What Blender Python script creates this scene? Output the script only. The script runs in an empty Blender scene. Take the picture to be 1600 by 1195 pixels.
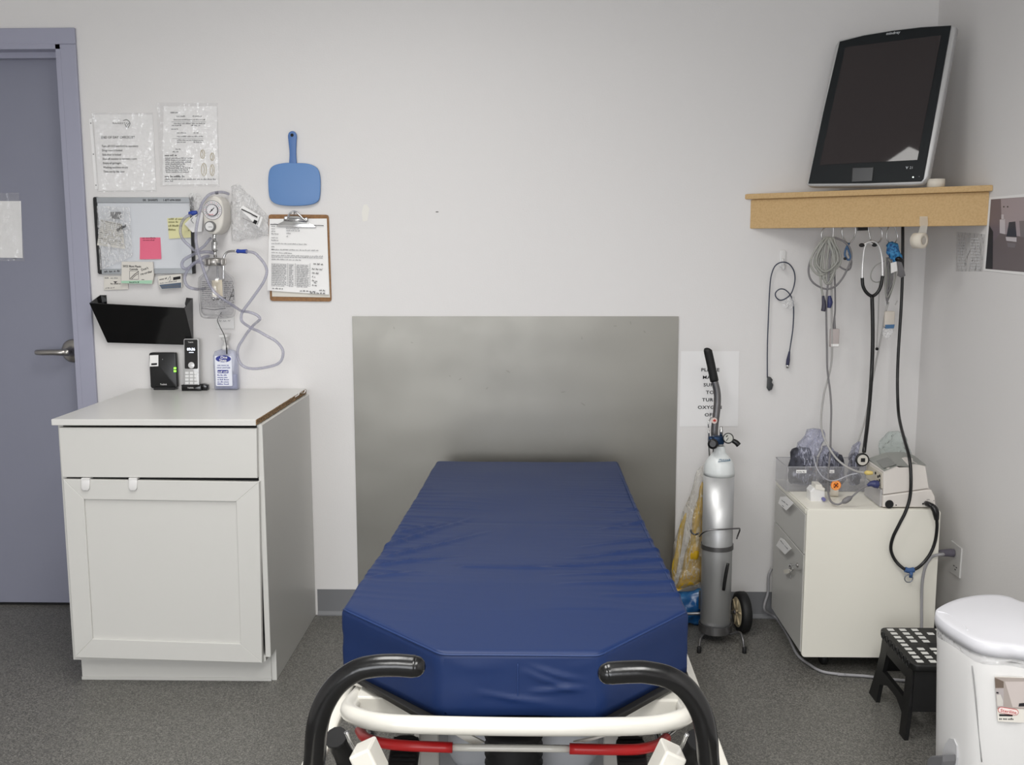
import bpy, bmesh, math, random
from mathutils import Vector, Matrix, noise
PI = math.pi
SC = bpy.context.scene
COL = SC.collection

# ------------------------------------------------------------------ camera
F_PX, PITCH, YAW, ROLL, CAM_Z = 1555.0, .137, -.025, -.0025, 1.39
YB, XR = 3.61, 1.385                       # back wall plane, right wall plane
cyw, syw, cpi, spi = math.cos(YAW), math.sin(YAW), math.cos(PITCH), math.sin(PITCH)
FWD = Vector((syw*cpi, cyw*cpi, -spi)); RT0 = Vector((cyw, -syw, 0)); UP0 = RT0.cross(FWD)
RT = RT0*math.cos(ROLL) + UP0*math.sin(ROLL); UP = -RT0*math.sin(ROLL) + UP0*math.cos(ROLL)
CAM = Vector((0, 0, CAM_Z))
cd = bpy.data.cameras.new('camera'); co = bpy.data.objects.new('camera', cd); COL.objects.link(co)
cd.sensor_width = 36; cd.lens = F_PX/1600*36; cd.clip_start = .05
co.matrix_world = Matrix.Translation(CAM) @ Matrix((RT, UP, -FWD)).transposed().to_4x4()
SC.camera = co

# ------------------------------------------------------------------ light
SC.view_settings.view_transform = 'Standard'; SC.view_settings.look = 'None'
SC.view_settings.gamma = 1; SC.view_settings.use_curve_mapping = False
SC.view_settings.exposure = 0.44
wd = bpy.data.worlds.new('world'); SC.world = wd; wd.use_nodes = True
wd.node_tree.nodes['Background'].inputs[0].default_value = (.8, .85, .9, 1)
wd.node_tree.nodes['Background'].inputs[1].default_value = .3
def lamp(x, y, z, sx, sy, e, col=(1, .985, .955), rot=(0, 0, 0)):
    l = bpy.data.lights.new('area_light', 'AREA'); l.shape = 'RECTANGLE'; l.size = sx; l.size_y = sy
    l.energy = e; l.color = col; l.spread = math.radians(150)
    o = bpy.data.objects.new('area_light', l); o.location = (x, y, z); o.rotation_euler = rot; COL.objects.link(o)
lamp(-.535, 1.94, 2.70, .61, 1.22, 17)
lamp(-.535, -.80, 2.70, .61, 1.22, 26)  # unseen panel behind the camera, added for frontal fill
lamp(.45, .10, 2.70, .61, 1.22, 26)  # unseen overhead panel, added as fill towards the right wall
lamp(-.95, -2.12, 1.30, 2.3, 1.4, 35, (.95, .97, 1), (math.radians(90), 0, 0))      # daylight of the window in the wall behind the camera

# ------------------------------------------------------------------ pixel -> place on a real plane
def ray(x, y): return FWD + RT*((x-800)/F_PX) - UP*((y-597.5)/F_PX)
def wz(x, y, z=0): d = ray(x, y); return CAM + d*((z-CAM_Z)/d.z)
class PL:
    """a plane in the room: origin O, unit axes U and V, normal N = U x V"""
    def __init__(s, O, U=(1, 0, 0), V=(0, 0, 1)):
        s.O = Vector(O); s.U = Vector(U).normalized(); s.V = Vector(V).normalized(); s.N = s.U.cross(s.V).normalized()
    def hit(s, x, y):
        d = ray(x, y); return CAM + d*((s.O-CAM).dot(s.N)/d.dot(s.N))
    def px(s, x, y):
        p = s.hit(x, y) - s.O; return (p.dot(s.U), p.dot(s.V))
    def w(s, u, v, n=0): return s.O + s.U*u + s.V*v + s.N*n
    def m(s, x, y): a = s.hit(x, y); return (a-CAM).dot(FWD)/F_PX       # metres per pixel there
    def sub(s, x, y, ang=0):
        """same plane, origin at that pixel, turned by ang"""
        U = s.U*math.cos(ang) + s.V*math.sin(ang); V = s.V*math.cos(ang) - s.U*math.sin(ang)
        return PL(s.hit(x, y), U, V)
def back(Y=YB): return PL((0, Y, 0))
def flat(Z): return PL((0, 0, Z), (1, 0, 0), (0, 1, 0))
RW = PL((XR, 0, 0), (0, -1, 0), (0, 0, 1))

# ------------------------------------------------------------------ materials
def S(r, g=None, b=None):
    if g is None: g = b = r
    f = lambda c: ((c/255)/12.92 if c/255 <= .04045 else ((c/255+.055)/1.055)**2.4)
    return (f(r), f(g), f(b), 1)
_m = {}
def mat(name, col, rough=.5, metal=0, spec=.5, bump=None, coat=0, noise_col=None, emit=None, trans=0, alpha=1):
    if name in _m: return _m[name]
    m = bpy.data.materials.new(name); m.use_nodes = True; nt = m.node_tree; b = nt.nodes['Principled BSDF']
    b.inputs['Base Color'].default_value = col; b.inputs['Roughness'].default_value = rough
    b.inputs['Metallic'].default_value = metal; b.inputs['Specular IOR Level'].default_value = spec
    b.inputs['Coat Weight'].default_value = coat; b.inputs['Coat Roughness'].default_value = .1
    b.inputs['Transmission Weight'].default_value = trans; b.inputs['Alpha'].default_value = alpha
    if emit: b.inputs['Emission Color'].default_value = emit[0]; b.inputs['Emission Strength'].default_value = emit[1]
    tc = nt.nodes.new('ShaderNodeTexCoord')
    if bump:                                   # (scale, strength, distance)
        n = nt.nodes.new('ShaderNodeTexNoise'); n.inputs['Scale'].default_value = bump[0]; n.inputs['Detail'].default_value = 3
        bp = nt.nodes.new('ShaderNodeBump'); bp.inputs['Strength'].default_value = bump[1]; bp.inputs['Distance'].default_value = bump[2]
        nt.links.new(tc.outputs['Object'], n.inputs['Vector']); nt.links.new(n.outputs['Fac'], bp.inputs['Height'])
        nt.links.new(bp.outputs['Normal'], b.inputs['Normal'])
    if noise_col:                              # (scale, other colour, low, high, stretch)
        n = nt.nodes.new('ShaderNodeTexNoise'); n.inputs['Scale'].default_value = noise_col[0]; n.inputs['Detail'].default_value = 4
        r = nt.nodes.new('ShaderNodeMapRange'); r.inputs['From Min'].default_value = noise_col[2]; r.inputs['From Max'].default_value = noise_col[3]
        mx = nt.nodes.new('ShaderNodeMix'); mx.data_type = 'RGBA'
        mp = nt.nodes.new('ShaderNodeMapping'); mp.inputs['Scale'].default_value = noise_col[4] if len(noise_col) > 4 else (1, 1, 1)
        nt.links.new(tc.outputs['Object'], mp.inputs['Vector']); nt.links.new(mp.outputs[0], n.inputs['Vector'])
        nt.links.new(n.outputs['Fac'], r.inputs['Value']); nt.links.new(r.outputs[0], mx.inputs[0])
        mx.inputs[6].default_value = col; mx.inputs[7].default_value = noise_col[1]
        nt.links.new(mx.outputs[2], b.inputs['Base Color'])
    _m[name] = m; return m
def film(name, tint=(1, 1, 1, 1), rough=.12, haze=.12, hazecol=(.9, .9, .92, 1), ior=1.45, bump=(60, .5, .004), crease=None):
    """thin clear plastic: see-through, a little milky, glossy on its folds"""
    if name in _m: return _m[name]
    m = bpy.data.materials.new(name); m.use_nodes = True; nt = m.node_tree; nt.nodes.remove(nt.nodes['Principled BSDF'])
    out = nt.nodes['Material Output']; T = nt.nodes.new('ShaderNodeBsdfTransparent'); T.inputs[0].default_value = tint
    D = nt.nodes.new('ShaderNodeBsdfDiffuse'); D.inputs[0].default_value = hazecol
    G = nt.nodes.new('ShaderNodeBsdfGlossy'); G.inputs['Roughness'].default_value = rough
    m1 = nt.nodes.new('ShaderNodeMixShader'); m1.inputs[0].default_value = haze
    fr = nt.nodes.new('ShaderNodeFresnel'); fr.inputs[0].default_value = ior; m2 = nt.nodes.new('ShaderNodeMixShader')
    nt.links.new(T.outputs[0], m1.inputs[1]); nt.links.new(D.outputs[0], m1.inputs[2])
    ge = nt.nodes.new('ShaderNodeNewGeometry'); mi_ = nt.nodes.new('ShaderNodeMix'); mi_.inputs[2].default_value = ior; mi_.inputs[3].default_value = 1/ior
    nt.links.new(ge.outputs['Backfacing'], mi_.inputs[0]); nt.links.new(mi_.outputs[0], fr.inputs[0])
    nt.links.new(fr.outputs[0], m2.inputs[0]); nt.links.new(m1.outputs[0], m2.inputs[1]); nt.links.new(G.outputs[0], m2.inputs[2])
    nt.links.new(m2.outputs[0], out.inputs[0])
    if bump:
        tc = nt.nodes.new('ShaderNodeTexCoord'); n = nt.nodes.new('ShaderNodeTexNoise'); n.inputs['Scale'].default_value = bump[0]; n.inputs['Detail'].default_value = 2
        bp = nt.nodes.new('ShaderNodeBump'); bp.inputs['Strength'].default_value = bump[1]; bp.inputs['Distance'].default_value = bump[2]
        nt.links.new(tc.outputs['Object'], n.inputs['Vector']); nt.links.new(n.outputs['Fac'], bp.inputs['Height'])
        for k in (fr, G, D): nt.links.new(bp.outputs['Normal'], k.inputs['Normal'])
    if crease:                                 # glints along the folds, painted white into the haze: (scale, stretch, amount)
        tc2 = nt.nodes.new('ShaderNodeTexCoord'); mp = nt.nodes.new('ShaderNodeMapping'); mp.inputs['Rotation'].default_value = (0, .5, 0); mp.inputs['Scale'].default_value = crease[1]
        nz = nt.nodes.new('ShaderNodeTexNoise'); nz.inputs['Scale'].default_value = crease[0]; nz.inputs['Detail'].default_value = 2; nz.inputs['Distortion'].default_value = .6
        sb_ = nt.nodes.new('ShaderNodeMath'); sb_.operation = 'SUBTRACT'; sb_.inputs[1].default_value = .5; ab = nt.nodes.new('ShaderNodeMath'); ab.operation = 'ABSOLUTE'
        mr_ = nt.nodes.new('ShaderNodeMapRange'); mr_.inputs['From Min'].default_value = 0; mr_.inputs['From Max'].default_value = .035; mr_.inputs['To Min'].default_value = crease[2]; mr_.inputs['To Max'].default_value = haze
        nt.links.new(tc2.outputs['Object'], mp.inputs[0]); nt.links.new(mp.outputs[0], nz.inputs['Vector']); nt.links.new(nz.outputs['Fac'], sb_.inputs[0]); nt.links.new(sb_.outputs[0], ab.inputs[0])
        nt.links.new(ab.outputs[0], mr_.inputs['Value']); nt.links.new(mr_.outputs[0], m1.inputs[0])
    _m[name] = m; return m

WALL = mat('wall_paint', S(228, 226, 225), .8, bump=(180, .15, .002), spec=.12)
CEIL = mat('ceiling_paint', S(236, 236, 233), .8)
DOORP = mat('door_paint', S(137, 139, 155), .45, bump=(300, .1, .001))
FRAMEP = mat('door_frame_paint', S(162, 163, 181), .4)
VINYL_BASE = mat('grey_vinyl_baseboard', S(122, 123, 126), .5)
WHITE_LAM = mat('white_laminate', S(216, 215, 212), .32, bump=(90, .05, .001))
WHITE_P = mat('white_cabinet_panel', S(208, 207, 203), .4, bump=(150, .08, .001))
RAW_EDGE = mat('raw_chipboard', S(150, 122, 88), .9, noise_col=(220, S(90, 66, 40), .45, .6))
DARK = mat('dark_gap', S(20, 20, 22), .8)
BLACK = mat('black_plastic', S(16, 16, 18), .35)
BLACKG = mat('gloss_black_plastic', S(8, 8, 10), .12)
BLACKR = mat('black_rubber', S(22, 22, 23), .6)
CHROME = mat('chrome', S(205, 205, 205), .18, 1)
SATIN = mat('satin_nickel', S(175, 172, 168), .32, 1)
GREYM = mat('grey_painted_metal', S(112, 110, 112), .4, .6)
PAPER = mat('white_paper', S(244, 243, 242), .8)
PAPERD = mat('ivory_paper', S(222, 218, 208), .8)
INK = mat('black_ink', S(28, 28, 30), .8)
INKG = mat('grey_ink', S(105, 105, 108), .8)
INKL = mat('pale_grey_ink', S(150, 150, 153), .8)
FILM = film('clear_film', haze=.05, hazecol=(.95, .95, .96, 1), bump=(38, .8, .014), rough=.1)
FILM2 = film('crumpled_film', haze=.12, hazecol=(.97, .97, .98, 1), bump=(55, .9, .018), rough=.12, ior=1.3, crease=(38, (1.6, 1, .6), .6))
WPL = mat('white_plastic', S(226, 225, 224), .35)
BEIGE = mat('warm_white_plastic', S(222, 218, 210), .45)
BLUEP = mat('blue_plastic', S(98, 138, 192), .45, bump=(400, .15, .001))
BLUEC = mat('blue_connector', S(36, 66, 160), .4)
TUBE = mat('clear_grey_tubing', S(188, 186, 196), .2, spec=.6, alpha=.8)

# ------------------------------------------------------------------ mesh builder
def rr(x0, y0, x1, y1, r, n=4):
    """rounded rectangle outline, counter-clockwise in maths axes"""
    if x1 < x0: x0, x1 = x1, x0
    if y1 < y0: y0, y1 = y1, y0
    r = min(r, (x1-x0)/2*.999, (y1-y0)/2*.999); P = []
    for cx, cy, a in ((x1-r, y1-r, 0), (x0+r, y1-r, 90), (x0+r, y0+r, 180), (x1-r, y0+r, 270)):
        for k in range(n+1):
            t = math.radians(a+90*k/n); P.append((cx+r*math.cos(t), cy+r*math.sin(t)))
    return P
def circ(cx, cy, r, n=24, ry=None, rot=0):
    ry = ry or r; c, s = math.cos(rot), math.sin(rot); o = []
    for k in range(n):
        a = 2*PI*k/n; x, y = r*math.cos(a), ry*math.sin(a); o.append((cx+x*c-y*s, cy+x*s+y*c))
    return o
def spline(P, k=6, closed=False):
    P = [Vector(p) for p in P]; n = len(P)
    if n < 3: return P
    out = []
    rng = range(n) if closed else range(n-1)
    for i in rng:
        if closed: a, b, c, d = P[(i-1) % n], P[i], P[(i+1) % n], P[(i+2) % n]
        else:
            b, c = P[i], P[i+1]; a = P[i-1] if i else b*2-c; d = P[i+2] if i+2 < n else c*2-b
        for j in range(k):
            t = j/k; out.append(.5*((2*b)+(c-a)*t+(2*a-5*b+4*c-d)*t*t+(3*b-a-3*c+d)*t**3))
    if not closed: out.append(P[-1])
    return out
ORG = {}
class MB:
    def __init__(s): s.bm = bmesh.new()
    def face(s, vs, mi=0, sm=False):
        try: f = s.bm.faces.new(vs); f.material_index = mi; f.smooth = sm; return f
        except ValueError: return None
    def merge(s, b, mi=0, sm=None):
        for f in b.faces:
            if mi is not None: f.material_index = mi
            if sm is not None: f.smooth = sm
        me = bpy.data.meshes.new('t'); b.to_mesh(me); b.free(); s.bm.from_mesh(me); bpy.data.meshes.remove(me)
    def box(s, lo, hi, bev=0, mi=0, M=None, seg=2):
        b = bmesh.new(); bmesh.ops.create_cube(b, size=1)
        c = [(lo[i]+hi[i])/2 for i in range(3)]; d = [abs(hi[i]-lo[i]) for i in range(3)]
        for v in b.verts: v.co = Vector((v.co[i]*d[i]+c[i] for i in range(3)))
        if bev: bmesh.ops.bevel(b, geom=b.edges[:], offset=min(bev, min(d)*.49), segments=seg, profile=.5, affect='EDGES')
        if M: b.transform(M)
        s.merge(b, mi, bool(bev) and bev > .004)
        return s
    def prism(s, pl, pts, n0, n1, bev=0, mi=0, sm=False, seg=2):
        """outline in the plane's (u,v), extruded from n0 to n1 along its normal"""
        b = bmesh.new(); a = [b.verts.new(pl.w(u, v, n0)) for u, v in pts]; t = [b.verts.new(pl.w(u, v, n1)) for u, v in pts]
        n = len(pts); fb = b.faces.new(a); ft = b.faces.new(t)
        for i in range(n): b.faces.new((a[i], a[(i+1) % n], t[(i+1) % n], t[i]))
        bmesh.ops.recalc_face_normals(b, faces=b.faces[:])
        if bev:
            ed = list(set(list(fb.edges)+list(ft.edges)))
            bmesh.ops.bevel(b, geom=ed, offset=bev, segments=seg, profile=.5, affect='EDGES')
        s.merge(b, mi, sm); return s
    def pprism(s, pl, pts, n0, n1, **k): return s.prism(pl, [pl.px(*p) for p in pts], n0, n1, **k)
    def tube(s, pts, r, seg=10, mi=0, smooth=6, closed=False, radii=None, flat=1.0):
        P = spline(pts, smooth, closed) if smooth else [Vector(p) for p in pts]
        n = len(P); T = []
        for i in range(n):
            if closed: t = P[(i+1) % n]-P[(i-1) % n]
            else: t = P[min(i+1, n-1)]-P[max(i-1, 0)]
            T.append(t.normalized() if t.length > 1e-9 else Vector((0, 0, 1)))
        up = Vector((0, 0, 1)) if abs(T[0].z) < .9 else Vector((1, 0, 0))
        X = T[0].cross(up).normalized(); rings = []
        for i in range(n):
            X = (X-T[i]*X.dot(T[i])).normalized(); Y = T[i].cross(X)
            q = r
            if radii:
                f = i/(n-1)*(len(radii)-1); j = min(int(f), len(radii)-2); q = radii[j]*(1-f+j)+radii[j+1]*(f-j)
            rings.append([s.bm.verts.new(P[i]+X*q*math.cos(2*PI*k/seg)+Y*q*flat*math.sin(2*PI*k/seg)) for k in range(seg)])
        for i in range(n if closed else n-1):
            A, B = rings[i], rings[(i+1) % n]
            for k in range(seg): s.face((A[k], A[(k+1) % seg], B[(k+1) % seg], B[k]), mi, True)
        if not closed: s.face(rings[0][::-1], mi); s.face(rings[-1], mi)
        return s
    def lathe(s, O, axis, prof, seg=32, mi=0, sm=True, caps=True):
        """prof: list of (distance along axis, radius)"""
        O = Vector(O); A = Vector(axis).normalized(); X = A.orthogonal().normalized(); Y = A.cross(X); R = []
        for t, r in prof: R.append([s.bm.verts.new(O+A*t+(X*math.cos(2*PI*k/seg)+Y*math.sin(2*PI*k/seg))*max(r, 1e-5)) for k in range(seg)])
        for i in range(len(R)-1):
            for k in range(seg): s.face((R[i][k], R[i][(k+1) % seg], R[i+1][(k+1) % seg], R[i+1][k]), mi, sm)
        if caps: s.face(R[0][::-1], mi); s.face(R[-1], mi)
        return s
    def ball(s, c, r, mi=0, sc=(1, 1, 1), u=16, v=10):
        b = bmesh.new(); bmesh.ops.create_uvsphere(b, u_segments=u, v_segments=v, radius=r)
        for w in b.verts: w.co = Vector(c)+Vector((w.co.x*sc[0], w.co.y*sc[1], w.co.z*sc[2]))
        s.merge(b, mi, True); return s
    def pillow(s, pl, pts, n0, thick, amp=.004, fr=30, rings=10, mi=0, back_=0.0, seed=0, sub=3, puff=.5):
        """a crumpled closed bag on an outline given in plane units"""
        P = [Vector((u, v, 0)) for u, v in pts]
        P = spline(P, sub, True) if sub else P
        c = sum(P, Vector())/len(P); n = len(P)
        def pt(i, f, side):
            q = c+(P[i]-c)*f; w = pl.w(q.x, q.y, 0)
            t = max(0, 1-f*f)**puff
            nz = noise.noise(w*fr+Vector((seed, side*7, 0)))+.5*noise.noise(w*fr*2.3+Vector((seed, side*3, 5)))
            nn = n0+side*(thick if side > 0 else back_)*t + nz*amp*(1 if f < .999 else .5)
            jit = Vector((noise.noise(w*fr*1.3), noise.noise(w*fr*1.3+Vector((9, 9, 9))), 0))*amp*.8
            return pl.w(q.x+jit.x, q.y+jit.y, nn)
        for side in (1, -1):
            cv = s.bm.verts.new(pt(0, 0, side)); prev = None
            for k in range(1, rings+1):
                ring = [s.bm.verts.new(pt(i, k/rings, side)) for i in range(n)]
                for i in range(n):
                    j = (i+1) % n
                    if prev is None: s.face((cv, ring[i], ring[j]), mi, True)
                    else: s.face((prev[i], ring[i], ring[j], prev[j]), mi, True)
                prev = ring
        bmesh.ops.remove_doubles(s.bm, verts=s.bm.verts[:], dist=1e-5)
        return s
    def sheet(s, pl, cs, n0, amp=0, fr=20, nx=12, ny=14, mi=0, seed=0, th=.0003, curl=None):
        """thin sheet between four (u,v) corners UL UR LR LL, gently warped"""
        UL, UR, LR, LL = [Vector((a, b, 0)) for a, b in cs]; F = []; B = []
        for j in range(ny+1):
            fr_, bk = [], []
            for i in range(nx+1):
                a, b = i/nx, j/ny; q = (UL*(1-a)+UR*a)*(1-b)+(LL*(1-a)+LR*a)*b
                w = pl.w(q.x, q.y, 0); z = n0+amp*abs(noise.noise(w*fr+Vector((seed, 0, 0)))+.4*noise.noise(w*fr*2.5))*1.5
                if curl: z += curl(a, b)
                fr_.append(s.bm.verts.new(pl.w(q.x, q.y, z+th))); bk.append(s.bm.verts.new(pl.w(q.x, q.y, z)))
            F.append(fr_); B.append(bk)
        for j in range(ny):
            for i in range(nx):
                s.face((F[j][i], F[j+1][i], F[j+1][i+1], F[j][i+1]), mi, True); s.face((B[j][i], B[j][i+1], B[j+1][i+1], B[j+1][i]), mi, True)
        D = lambda *v: s.face([s.bm.verts.new(q.co) for q in v], mi)
        for j in range(ny): D(F[j][0], B[j][0], B[j+1][0], F[j+1][0]); D(F[j][nx], F[j+1][nx], B[j+1][nx], B[j][nx])
        for i in range(nx): D(F[0][i], F[0][i+1], B[0][i+1], B[0][i]); D(F[ny][i], B[ny][i], B[ny][i+1], F[ny][i+1])
        return s
    def ink(s, pl, pts, n, mi=0):
        s.face([s.bm.verts.new(pl.w(u, v, n)) for u, v in pts], mi); return s
    def text(s, pl, txt, x, y, hpx, n=.001, mi=0, align='CENTER', ang=0, wide=1, shear=0, space=1, bold=0):
        """letters at a pixel of the plane, cap height hpx pixels, turned by ang radians"""
        c = bpy.data.curves.new('t', 'FONT'); c.body = txt; c.align_x = align; c.resolution_u = 2; c.shear = shear; c.space_character = space
        c.size = hpx*pl.m(x, y)/.70; c.offset = bold*c.size
        o = bpy.data.objects.new('t', c); me = o.to_mesh(); p = pl.sub(x, y, ang)
        vs = [s.bm.verts.new(p.w(v.co.x*wide, v.co.y, n)) for v in me.vertices]
        for f in me.polygons: s.face([vs[i] for i in f.vertices], mi)
        o.to_mesh_clear(); bpy.data.objects.remove(o); bpy.data.curves.remove(c); return s
    def words(s, pl, x0, y0, x1, y1, h, n=.001, mi=0, seed=0, gap=.35):
        """a line of print too small to read: short word-long strokes between two pixels"""
        R = random.Random(seed*7.3+x0+y0*3.1); L = math.hypot(x1-x0, y1-y0); dx, dy = (x1-x0)/L, (y1-y0)/L; t = 0
        while t < L-h:
            w = min(h*R.uniform(1.2, 4.2), L-t); k = max(2, int(w/(h*.55)))
            for i in range(k):
                a = t+w*i/k; b = t+w*(i+.68)/k; hh = h*R.choice((.55, .6, .6, .9))
                q = [(x0+dx*a, y0+dy*a), (x0+dx*b, y0+dy*b), (x0+dx*b, y0+dy*b-hh), (x0+dx*a, y0+dy*a-hh)]
                s.ink(pl, [pl.px(*z) for z in q], n, mi)
            t += w+h*gap*R.uniform(.8, 1.6)
        return s
    def line(s, pl, pts, wpx, n=.001, mi=0):
        """an inked stroke through pixels"""
        P = [pl.px(*p) for p in pts]; hw = wpx*pl.m(*pts[0])/2
        for (a, b), (c, d) in zip(P, P[1:]):
            l = math.hypot(c-a, d-b) or 1e-6; nx, ny = -(d-b)/l*hw, (c-a)/l*hw
            s.ink(pl, [(a+nx, b+ny), (a-nx, b-ny), (c-nx, d-ny), (c+nx, d+ny)], n, mi)
        return s
    def scrawl(s, pl, x0, y0, x1, y1, h, n=.001, mi=0, seed=0, w=.9):
        """handwriting too small to read"""
        R = random.Random(seed+x0); L = math.hypot(x1-x0, y1-y0); dx, dy = (x1-x0)/L, (y1-y0)/L; t = 0
        while t < L:
            k = R.randint(3, 6); pts = []
            for i in range(k): a = t+i*h*.32; b = (i % 2)*h*R.uniform(.5, 1); pts.append((x0+dx*a+dy*b, y0+dy*a-dx*b))
            s.line(pl, pts, w, n, mi); t += k*h*.32+h*.3
        return s
    def build(s, name, m, parent=None, smooth=None):
        me = bpy.data.meshes.new(name); bmesh.ops.recalc_face_normals(s.bm, faces=s.bm.faces[:]) if len(s.bm.faces) < 40000 else None
        s.bm.to_mesh(me); s.bm.free()
        for k in (m if isinstance(m, (list, tuple)) else [m]): me.materials.append(k)
        if me.vertices:
            xs = [v.co for v in me.vertices]; lo = Vector((min(v[i] for v in xs) for i in range(3))); hi = Vector((max(v[i] for v in xs) for i in range(3)))
            org = (lo+hi)/2
            if parent is None: org.z = lo.z
        else: org = Vector()
        me.transform(Matrix.Translation(-org)); o = bpy.data.objects.new(name, me); COL.objects.link(o); ORG[o.name] = org
        if parent: o.parent = parent; o.location = org-ORG[parent.name]
        else: o.location = org
        if smooth is not None:
            for p in me.polygons: p.use_smooth = smooth
        return o
def tag(o, label, cat, group=None):
    o['label'] = label; o['category'] = cat
    if group: o['group'] = group
    return o
def thing(name, loc, label, cat, group=None):
    o = bpy.data.objects.new(name, None); o.empty_display_size = .05; COL.objects.link(o); o.location = loc; ORG[o.name] = Vector(loc)
    return tag(o, label, cat, group)
def struct(o): o['kind'] = 'structure'; return o
def lab(o, l): o['label'] = l; return o

# ================================================================== THE ROOM
XL, YF, ZC = -2.75, -2.2, 2.74
fl = mat('speckled_vinyl_floor', S(76, 75, 72), .45, bump=(250, .12, .001), noise_col=(270, S(142, 140, 134), .40, .72))
struct(MB().box((XL-.1, YF-.1, -.05), (XR+.1, YB+.35, 0)).build('floor', fl))
struct(MB().box((XL-.1, YF-.1, ZC), (XR+.1, YB+.1, ZC+.05)).build('ceiling', CEIL))
DX1, DX0, DZ = -1.682, -2.60, 2.096        # door opening
m_ = MB()
m_.prism(back(), [(DX1, 0), (XR+.1, 0), (XR+.1, ZC), (XL-.1, ZC), (XL-.1, 0), (DX0, 0), (DX0, DZ), (DX1, DZ)], -.11, 0)
struct(m_.build('wall_back', WALL))
struct(MB().box((XR, YF, 0), (XR+.1, YB, ZC)).build('wall_right', WALL))
struct(MB().box((XL-.1, YF, 0), (XL, YB, ZC)).build('wall_left', WALL))
m_ = MB(); WX0, WX1, WZ0, WZ1 = -2.1, .2, .6, 2.0
m_.box((XL, YF-.1, 0), (WX0, YF, ZC)); m_.box((WX1, YF-.1, 0), (XR, YF, ZC)); m_.box((WX0, YF-.1, 0), (WX1, YF, WZ0)); m_.box((WX0, YF-.1, WZ1), (WX1, YF, ZC)); struct(m_.build('wall_front', WALL))
m_ = MB(); m_.box((WX0, YF-.07, WZ0), (WX0+.05, YF-.02, WZ1)); m_.box((WX1-.05, YF-.07, WZ0), (WX1, YF-.02, WZ1)); m_.box((WX0, YF-.07, WZ0), (WX1, YF-.02, WZ0+.05)); m_.box((WX0, YF-.07, WZ1-.05), (WX1, YF-.02, WZ1)); m_.box((-.975, YF-.07, WZ0), (-.925, YF-.02, WZ1)); struct(m_.build('window_1', WALL))
def baseboard(pl, u0, u1, name):
    m = MB(); pr = [(0, .101), (.003, .102), (.003, .016), (.010, .004), (.010, 0), (0, 0)]
    A = [m.bm.verts.new(pl.w(u0, v, n)) for n, v in pr]; B = [m.bm.verts.new(pl.w(u1, v, n)) for n, v in pr]
    for i in range(6): m.face((A[i], A[(i+1) % 6], B[(i+1) % 6], B[i]))
    m.face(A); m.face(B[::-1]); return struct(m.build(name, VINYL_BASE))
baseboard(back(), -.83, XR, 'baseboard_back')
baseboard(RW, -YB, 2.2, 'baseboard_right')

# door
dr = thing('door_1', (DX1-.45, YB+.08, 0), '', ''); del dr['label']; del dr['category']; struct(dr)
m_ = MB()
w_ = .056
for a, b in (((DX1, 0), (DX1+w_, DZ)), ((DX0-w_, 0), (DX0, DZ))): m_.box((a[0], YB-.014, a[1]), (b[0], YB, b[1]), .003)
m_.box((DX0-w_, YB-.014, DZ), (DX1+w_, YB-.0001, 2.152), .003)
m_.box((DX1-.016, YB-.013, 0), (DX1+.001, YB+.12, DZ)); m_.box((DX0-.001, YB-.013, 0), (DX0+.016, YB+.12, DZ)); m_.box((DX0, YB-.013, DZ-.016), (DX1, YB+.12, DZ+.001))
m_.box((DX0+.016, YB+.045, DZ-.036), (DX1-.016, YB+.075, DZ-.016))
m_.build('door_frame', FRAMEP, dr)
leaf = MB().box((DX0+.018, YB+.078, .012), (DX1-.018, YB+.12, DZ-.018), .002).build('door_leaf', DOORP, dr)
MB().box((DX0+.017, YB+.085, .0), (DX1-.017, YB+.115, .012)).build('underdoor_shade', DARK, dr)  # dark strip put in for the shade under the door leaf
HD = back(YB+.078); c = HD.hit(115, 548); hm = MB()
hm.lathe(c, (0, -1, 0), [(0, .044), (.004, .044), (.010, .038), (.014, .024), (.018, .014), (.05, .012), (.055, .013)], 36)
P = [c+Vector((0, -.05, 0)), c+Vector((-.02, -.062, 0)), c+Vector((-.05, -.064, .001)), c+Vector((-.09, -.06, .0)), c+Vector((-.115, -.052, 0))]
hm.tube(P, .011, 12, radii=[.013, .012, .011, .011, .010]); hm.ball(c+Vector((0, -.053, 0)), .015)
hm.build('lever_handle', SATIN, leaf)

# steel splash plate on the wall
steel = bpy.data.materials.new('brushed_steel'); steel.use_nodes = True; nt = steel.node_tree; b = nt.nodes['Principled BSDF']
b.inputs['Metallic'].default_value = 1; b.inputs['Base Color'].default_value = S(146, 144, 138)
tc = nt.nodes.new('ShaderNodeTexCoord'); mp = nt.nodes.new('ShaderNodeMapping'); mp.inputs['Scale'].default_value = (1, 1, 2.2)
n1 = nt.nodes.new('ShaderNodeTexNoise'); n1.inputs['Scale'].default_value = 1.6; n1.inputs['Detail'].default_value = 1
n2 = nt.nodes.new('ShaderNodeTexNoise'); n2.inputs['Scale'].default_value = 7; n2.inputs['Detail'].default_value = 5
bp = nt.nodes.new('ShaderNodeBump'); bp.inputs['Strength'].default_value = .5; bp.inputs['Distance'].default_value = .012
mr = nt.nodes.new('ShaderNodeMapRange'); mr.inputs['To Min'].default_value = .38; mr.inputs['To Max'].default_value = .5
nt.links.new(tc.outputs['Object'], mp.inputs[0]); nt.links.new(mp.outputs[0], n1.inputs[0]); nt.links.new(tc.outputs['Object'], n2.inputs[0])
nt.links.new(n1.outputs['Fac'], bp.inputs['Height']); nt.links.new(bp.outputs[0], b.inputs['Normal']); nt.links.new(n2.outputs['Fac'], mr.inputs[0]); nt.links.new(mr.outputs[0], b.inputs['Roughness'])
bk = back()
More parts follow.
